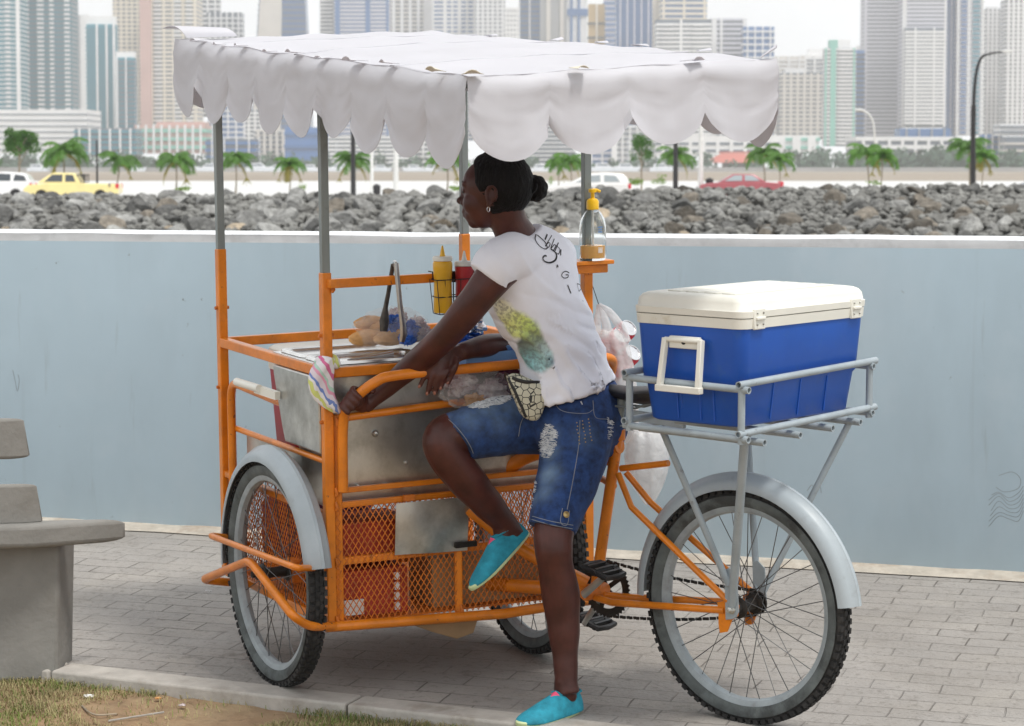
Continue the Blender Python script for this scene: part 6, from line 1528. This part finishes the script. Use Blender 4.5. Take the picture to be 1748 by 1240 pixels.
# print colours on the belly of the shirt (a real print: green, black foliage, teal)
ca_=shirt.data.color_attributes.new('print','FLOAT_COLOR','POINT'); o0=V(WL[shirt.name])
spots=[]
for x,y,r,c in ((858,528,.034,(.78,.79,.62)),(868,545,.036,(.66,.70,.25)),(884,552,.036,(.55,.64,.10)),(900,562,.034,(.40,.54,.07)),(878,562,.030,(.60,.66,.20)),(908,576,.030,(.16,.22,.06)),(896,588,.026,(.05,.09,.05)),(914,590,.030,(.12,.20,.14)),(925,596,.022,(.35,.45,.42)),(900,604,.028,(.06,.18,.17)),(918,606,.030,(.14,.36,.38)),(932,608,.022,(.35,.55,.56)),(904,618,.028,(.14,.40,.42)),(922,620,.028,(.25,.50,.52)),(936,618,.018,(.10,.22,.25))):
    h,n_=hit(sb,x,y)
    if h: spots.append((h,r,c))
for v in shirt.data.vertices:
    p=v.co+o0; W_=0; c=V((0,0,0))
    for h,r,cc_ in spots:
        d=(p-h).length/r
        if d<1.25: w_=max(0,1.25-d)**1.2; W_+=w_; c+=V(cc_)*w_
    if W_>0: a=.85*min(1,W_*2.2); c/=W_; ca_.data[v.index].color=(*c,a)
    else: ca_.data[v.index].color=(.7,.7,.7,0)
n,l,b=nodes(M['shirt']); src=b.inputs['Base Color'].links[0].from_socket
at_=n.new('ShaderNodeVertexColor'); at_.layer_name='print'; tn=n.new('ShaderNodeTexNoise'); tn.inputs['Scale'].default_value=95; tn.inputs['Detail'].default_value=5
tc=n.new('ShaderNodeTexCoord'); l.new(tc.outputs['Object'],tn.inputs['Vector'])
mr_=n.new('ShaderNodeMapRange'); mr_.inputs[1].default_value=.40; mr_.inputs[2].default_value=.56; mr_.inputs[3].default_value=.62; mr_.inputs[4].default_value=1.25; l.new(tn.outputs[0],mr_.inputs[0])
hv=n.new('ShaderNodeHueSaturation'); l.new(at_.outputs['Color'],hv.inputs['Color']); l.new(mr_.outputs[0],hv.inputs['Value'])
x_=n.new('ShaderNodeMix'); x_.data_type='RGBA'; l.new(at_.outputs['Alpha'],x_.inputs[0]); l.new(src,x_.inputs[6]); l.new(hv.outputs[0],x_.inputs[7]); l.new(x_.outputs[2],b.inputs['Base Color'])
# lettering on the back of the shirt
def c7(x,y): return (700+x/5.637,240+y/5.637)
ST=[([(1210,905),(1203,955),(1235,1010),(1290,1045),(1318,1035),(1300,985),(1262,945),(1222,912)],.0022),([(1318,905),(1296,958)],.003),([(1362,915),(1300,1020),(1330,985),(1345,1000),(1328,1035)],.0016),([(1385,950),(1352,1040),(1385,1005),(1398,1020),(1372,1070)],.0016),([(1425,985),(1392,1065)],.002),([(1400,1010),(1440,1050),(1425,1095),(1405,1080)],.0016),([(1450,1050),(1446,1108)],.0024),
([(1312,1112),(1286,1112),(1276,1135),(1296,1165),(1345,1177),(1392,1155),(1408,1115),(1392,1075),(1350,1045)],.0034),
([(1409,1228),(1414,1198),(1424,1222)],.0014),([(1411,1214),(1420,1212)],.0012)]
def c6(x,y): return (560+x/3.496,400+y/3.496)
ST2=[([(1438,232),(1418,222),(1398,232),(1394,250),(1408,262),(1428,258),(1432,244),(1416,243)],.0017),([(1428,303),(1448,354)],.0028),([(1484,296),(1494,342)],.0016),([(1484,296),(1500,302),(1508,325),(1495,342)],.0013),([(1516,396),(1522,402)],.0014)]
for S_,f in ((ST,c7),(ST2,c6)):
    for pts,wd in S_:
        mb=MB(); P=[];nn=None
        for q in spline([V((*f(*p),0)) for p in pts],5):
            h,n_=hit(sb,q.x,q.y,.0012)
            if h is not None: P.append(h); nn=n_
        if len(P)>1: ribbon(mb,P,wd*1.6,nn); mb.build('shirt_lettering','ink',shirt,smooth=False)
# ---- denim shorts
dn=MB()
dn.rings(trings([(996,786,7.60,.10,.075,.08),(992,750,7.61,.150,.105,.118),(988,718,7.615,.158,.112,.124),(982,690,7.615,.150,.108,.116),(977,672,7.612,.140,.103,.108)]))
limb(dn,[(988,728,7.565,.103),(981,772,7.535,.1010),(968,822,7.495,.0905),(953,868,7.45,.0765),(944,895,7.42,.0705),(942,903,7.415,.0700)],28)
limb(dn,[(970,716,7.69,.098),(915,722,7.64,.092),(860,728,7.595,.0860),(812,737,7.545,.0790),(783,744,7.52,.0735),(777,748,7.515,.0725)],28)
def wr_d(p,n):
    a=MN.noise(p*9); b=MN.noise(V((p.x*30,p.y*30,p.z*14))); c=math.sin(p.z*120+a*7+p.x*40)*.0016*max(0,1-abs(p.z-.86)/.1)
    return p+n*(.0035*a+.0018*b+c)
shorts=organic(dn,'denim_shorts','denim',PER,vox=.0055,smooth=5,fac=.55,post=wr_d)
db=bvh(shorts)
ca_=shorts.data.color_attributes.new('fade','FLOAT_COLOR','POINT'); o0=V(WL[shorts.name]); fs_=[]
for x,y,r,s_ in ((830,695,.045,.5),(800,710,.05,.35),(870,690,.05,.4),(850,715,.05,.25),(938,770,.03,.6),(935,810,.035,.7),(928,840,.03,.5),(940,745,.03,.4),(915,850,.025,.4),(1000,745,.04,.2),(765,712,.02,.3)):
    h,_n=hit(db,x,y)
    if h: fs_.append((h,r,s_))
for v in shorts.data.vertices:
    p=v.co+o0; a=0
    for h,r,s_ in fs_: a=max(a,s_*math.exp(-((p-h).length/r)**2))
    ca_.data[v.index].color=(a,a,a,1)
n,l,b=nodes(M['denim']); src=b.inputs['Base Color'].links[0].from_socket
at_=n.new('ShaderNodeVertexColor'); at_.layer_name='fade'; tn=n.new('ShaderNodeTexNoise'); tn.inputs['Scale'].default_value=40; tn.inputs['Detail'].default_value=6; tc=n.new('ShaderNodeTexCoord'); l.new(tc.outputs['Object'],tn.inputs['Vector'])
mm_=n.new('ShaderNodeMath'); mm_.operation='MULTIPLY_ADD'; l.new(tn.outputs[0],mm_.inputs[0]); mm_.inputs[1].default_value=.7; mm_.inputs[2].default_value=.55; m3=n.new('ShaderNodeMath'); m3.operation='MULTIPLY'; l.new(at_.outputs['Color'],m3.inputs[0]); l.new(mm_.outputs[0],m3.inputs[1])
x_=n.new('ShaderNodeMix'); x_.data_type='RGBA'; l.new(m3.outputs[0],x_.inputs[0]); l.new(src,x_.inputs[6]); x_.inputs[7].default_value=(.22,.33,.46,1); l.new(x_.outputs[2],b.inputs['Base Color'])
# frayed rips: many short white threads lying on the cloth
rnd=random.Random(4)
def rip(poly,ang,n_,ln=9):
    mb=MB(); cx=sum(p[0] for p in poly)/len(poly); cy=sum(p[1] for p in poly)/len(poly); rx=max(abs(p[0]-cx) for p in poly); ry=max(abs(p[1]-cy) for p in poly); k=0
    while k<n_:
        x=cx+rnd.uniform(-rx,rx); y=cy+rnd.uniform(-ry,ry); ins=False; j=len(poly)-1
        for i in range(len(poly)):
            if (poly[i][1]>y)!=(poly[j][1]>y) and x<(poly[j][0]-poly[i][0])*(y-poly[i][1])/(poly[j][1]-poly[i][1])+poly[i][0]: ins=not ins
            j=i
        if not ins: continue
        k+=1; a=ang+rnd.gauss(0,.35); L=ln*rnd.uniform(.4,1); P=[]
        for t in (-.5,-.2,.1,.5):
            h,n2=hit(db,x+math.cos(a)*L*t,y+math.sin(a)*L*t+rnd.uniform(-.5,.5),rnd.uniform(.0008,.003))
            if h is not None: P.append(h)
        if len(P)>2: mb.tube(P,.0007,3,caps=False)
    return mb.build('frayed_rip','thread',shorts,smooth=False)
rip([(800,690),(830,680),(862,672),(872,678),(862,688),(830,697),(802,697)],-.15,420,12)
rip([(934,724),(944,726),(951,742),(948,762),(938,782),(927,780),(922,765),(926,742)],.1,380,9)
rip([(912,815),(917,822),(912,845),(907,868),(903,868),(905,840)],.2,110,6)
rip([(1036,712),(1046,720),(1044,745),(1038,750),(1038,730)],.2,60,6)
mb=MB()
for pts in ([(948,682),(952,696),(968,704),(1000,706),(1012,700)],[(1012,684),(1016,712),(1035,716)],[(990,718),(988,760),(978,820),(968,870)],[(903,880),(940,890),(978,897)],[(904,886),(940,896),(977,903)],[(748,706),(770,720),(790,742),(802,760),(808,774)],[(905,694),(890,720),(885,745)],[(960,868),(957,892),(968,896),(972,872)]):
    P=[]; 
    for q in spline([V((*p,0)) for p in pts],6):
        h,n2=hit(db,q.x,q.y,.0006)
        if h is not None: P.append(h)
    if len(P)>1: mb=MB(); mb.tube(P,.0011,4); mb.build('stitching','stitch',shorts,smooth=False)
mb=MB()
for i in range(3):
    for k in range(7):
        h,n2=hit(db,984+i*10+k*1.0+rnd.uniform(-1,1),722+k*6-i*3,.001)
        if h is not None: mb.sphere(h,.0022,6,4)
mb.build('stud','brass',shorts)
h,n2=hit(db,966,879,.002)
if h is not None:
    mb=MB(); F=Fr(h,n2.orthogonal(),n2); mb.lathe(F,[(.0,.0),(.0095,.0),(.0095,.002),(.006,.0035),(.005,.002),(0,.003)],16); mb.build('cuff_button','brass',shorts)
# waistband loop tag
h,n2=hit(db,991,686,.002)
if h is not None: mb=MB(); mb.tube([h,h+V((.004,0,-.008)),h+V((.001,0,-.014))],.0018,6); mb.build('belt_charm','thread',shorts)
# ---- shoes
def shoe(F,name,lbl):
    secs=[(-.012,.020,.004,.052),(-.004,.029,.002,.064),(.02,.033,.0,.066),(.05,.036,.0,.070),(.075,.038,.0,.074),(.10,.041,.0,.069),(.14,.045,.0,.055),(.18,.045,.0,.042),(.21,.038,.001,.034),(.228,.026,.003,.024),(.236,.012,.006,.017)]
    secs=[(x*1.0,w_,z0,z1) for x,w_,z0,z1 in secs]; rs=[];n_=20
    for x,w_,z0,z1 in secs:
        ring=[]
        for k in range(n_):
            t=2*PI*k/n_; c,s_=math.cos(t),math.sin(t)
            y=w_*(abs(c)**.8)*(1 if c>0 else -1); zm=.010
            z=zm+(z1-zm)*max(0,s_)**.85 if s_>0 else zm+(z0+.004-zm)*(-s_)**.5
            if s_>.3: y*=(1-.28*(s_-.3))
            pass
            ring.append(F.w((x,y+.006*math.sin(x*9),z)))
        rs.append(ring)
    mb=MB(); mb.rings(rs); so_=mb.build(name,'shoe',PER,subd=1,sharp=180)
    mb=MB(); out=[]
    N=44
    def prof(t):
        # outline of the sole, t along the perimeter
        a=2*PI*t; x=.112+.128*math.cos(a); w_=.038+.008*math.cos(a)-.006*math.sin(a*1)**2*max(0,-math.cos(a)+.3); return x,w_*math.sin(a)*(1 if True else 1)*1.03+.006*math.sin(x*9)
    top=[];bot=[];mid=[];midl=[]
    for k in range(N):
        x,y=prof(k/N); ext=1.0; tz=.004*max(0,(x-.17)/.06)
        top.append(F.w((x,y*1.0,.013+tz))); mid.append(F.w((x+.003*math.cos(2*PI*k/N),y*1.05,.010+tz))); midl.append(F.w((x+.003*math.cos(2*PI*k/N),y*1.05,.002+tz))); bot.append(F.w((x,y*.98,-.002+tz)))
    mb.rings([bot,midl,mid,top]); mb.build('sole','sole' ,so_)
    mb=MB(); g=[]
    for i in range(5):
        x=.088+.034*i/4; r=[]
        for j in range(5): 
            y=(j/4-.5)*.030*(1-.45*i/4); r.append(F.w((x,y+.006*math.sin(x*9),.0745-.018*(i/4)-.03*abs(j/4-.5)**1.6)))
        g.append(r)
    mb.grid(g); mb.build('elastic_gusset','pink',so_,solid=.003)
    mb=MB(); mb.tube([F.w((.045,.031*s,.060)) for s in (1,)]+[F.w((.005,.026,.066)),F.w((-.006,0,.068)),F.w((.005,-.026,.066)),F.w((.045,-.031,.060)),F.w((.078,-.020,.068)),F.w((.084,0,.074)),F.w((.078,.020,.068))],.0028,8,closed=True); mb.build('collar','shoe',so_)
    return so_
shoe(FL,'shoe',''); shoe(FR_,'shoe','')
# ---- waist bag
def bagmat():
    m=mat('cream bag fabric',(.56,.54,.42),.6,var=.04,scale=20); n,l,b=nodes(m); src=b.inputs['Base Color'].links[0].from_socket
    tc=n.new('ShaderNodeTexCoord'); mp=n.new('ShaderNodeMapping'); l.new(tc.outputs['Object'],mp.inputs[0]); vo=n.new('ShaderNodeTexVoronoi'); vo.feature='DISTANCE_TO_EDGE'; vo.inputs['Scale'].default_value=52; vo.inputs['Randomness'].default_value=.55; l.new(mp.outputs[0],vo.inputs['Vector'])
    r=n.new('ShaderNodeMath'); r.operation='LESS_THAN'; r.inputs[1].default_value=.055; l.new(vo.outputs['Distance'],r.inputs[0]); x=n.new('ShaderNodeMix'); x.data_type='RGBA'; l.new(r.outputs[0],x.inputs[0]); l.new(src,x.inputs[6]); x.inputs[7].default_value=(.03,.03,.03,1); l.new(x.outputs[2],b.inputs['Base Color']); return m
M['bagf']=bagmat()
wbag=thing('waist_bag',at(905,720,7.44),'cream waist bag with black scale pattern and black zip worn at the hip','waist bag')
outl=[(864,642),(880,637),(900,645),(925,655),(958,663),(950,676),(932,690),(926,706),(916,718),(900,716),(888,706),(880,688),(870,664)]
mb=MB(); cx,cy=905,678; rs=[]
for h,ins in ((-.022,.78),(-.016,.93),(-.006,1.0),(.008,1.0),(.020,.93),(.03,.7)):
    rs.append([at(cx+(x-cx)*ins,cy+(y-cy)*ins,7.475+h+(x-905)*.0004) for x,y in [(q.x,q.y) for q in spline([V((*p,0)) for p in outl+[outl[0]]],3)[:-1]]])
mb.rings(rs); wb_=mb.build('pouch','bagf',wbag,sharp=70)
bb_=bvh(wb_)
def onbag(pts,r,nm,m_,el=1):
    mb=MB(); P=[]
    for q in spline([V((*p,0)) for p in pts],5):
        h,n2=hit(bb_,q.x,q.y,.001)
        if h is not None: P.append(h)
    if len(P)>1: mb.tube(P,r,8,ell=el)
    if P: mb.build(nm,m_,wbag)
onbag([(868,645),(876,662),(888,690),(898,712)],.0042,'zip','black',.5); onbag([(874,646),(895,652),(922,654)],.0055,'flap_trim','black',.4); onbag([(888,695),(892,702),(896,710)],.002,'zip_pull','canlid')
mb=MB(); mb.tube([at(870,648,7.49),at(862,642,7.53),at(868,645,7.62)],[.011,.011,.011],10,ell=.25); mb.build('strap','black',wbag)
# ------------------------------------------------------------------ humid air over the bay
mb=MB(); mb.box(WORLD,(-900,-30,-1.9),(900,2700,300)); 
hz=mb.build('haze','earth',loc=(0,0,0),smooth=False); hz['kind']='stuff'
m=D.materials.new('humid air'); m.use_nodes=True; n=m.node_tree; n.nodes.remove(n.nodes['Principled BSDF']); vo=n.nodes.new('ShaderNodeVolumePrincipled')
vo.inputs['Color'].default_value=(.985,.99,1,1); vo.inputs['Density'].default_value=.00019
n.links.new(vo.outputs[0],[q for q in n.nodes if q.type=='OUTPUT_MATERIAL'][0].inputs['Volume']); hz.data.materials.clear(); hz.data.materials.append(m)
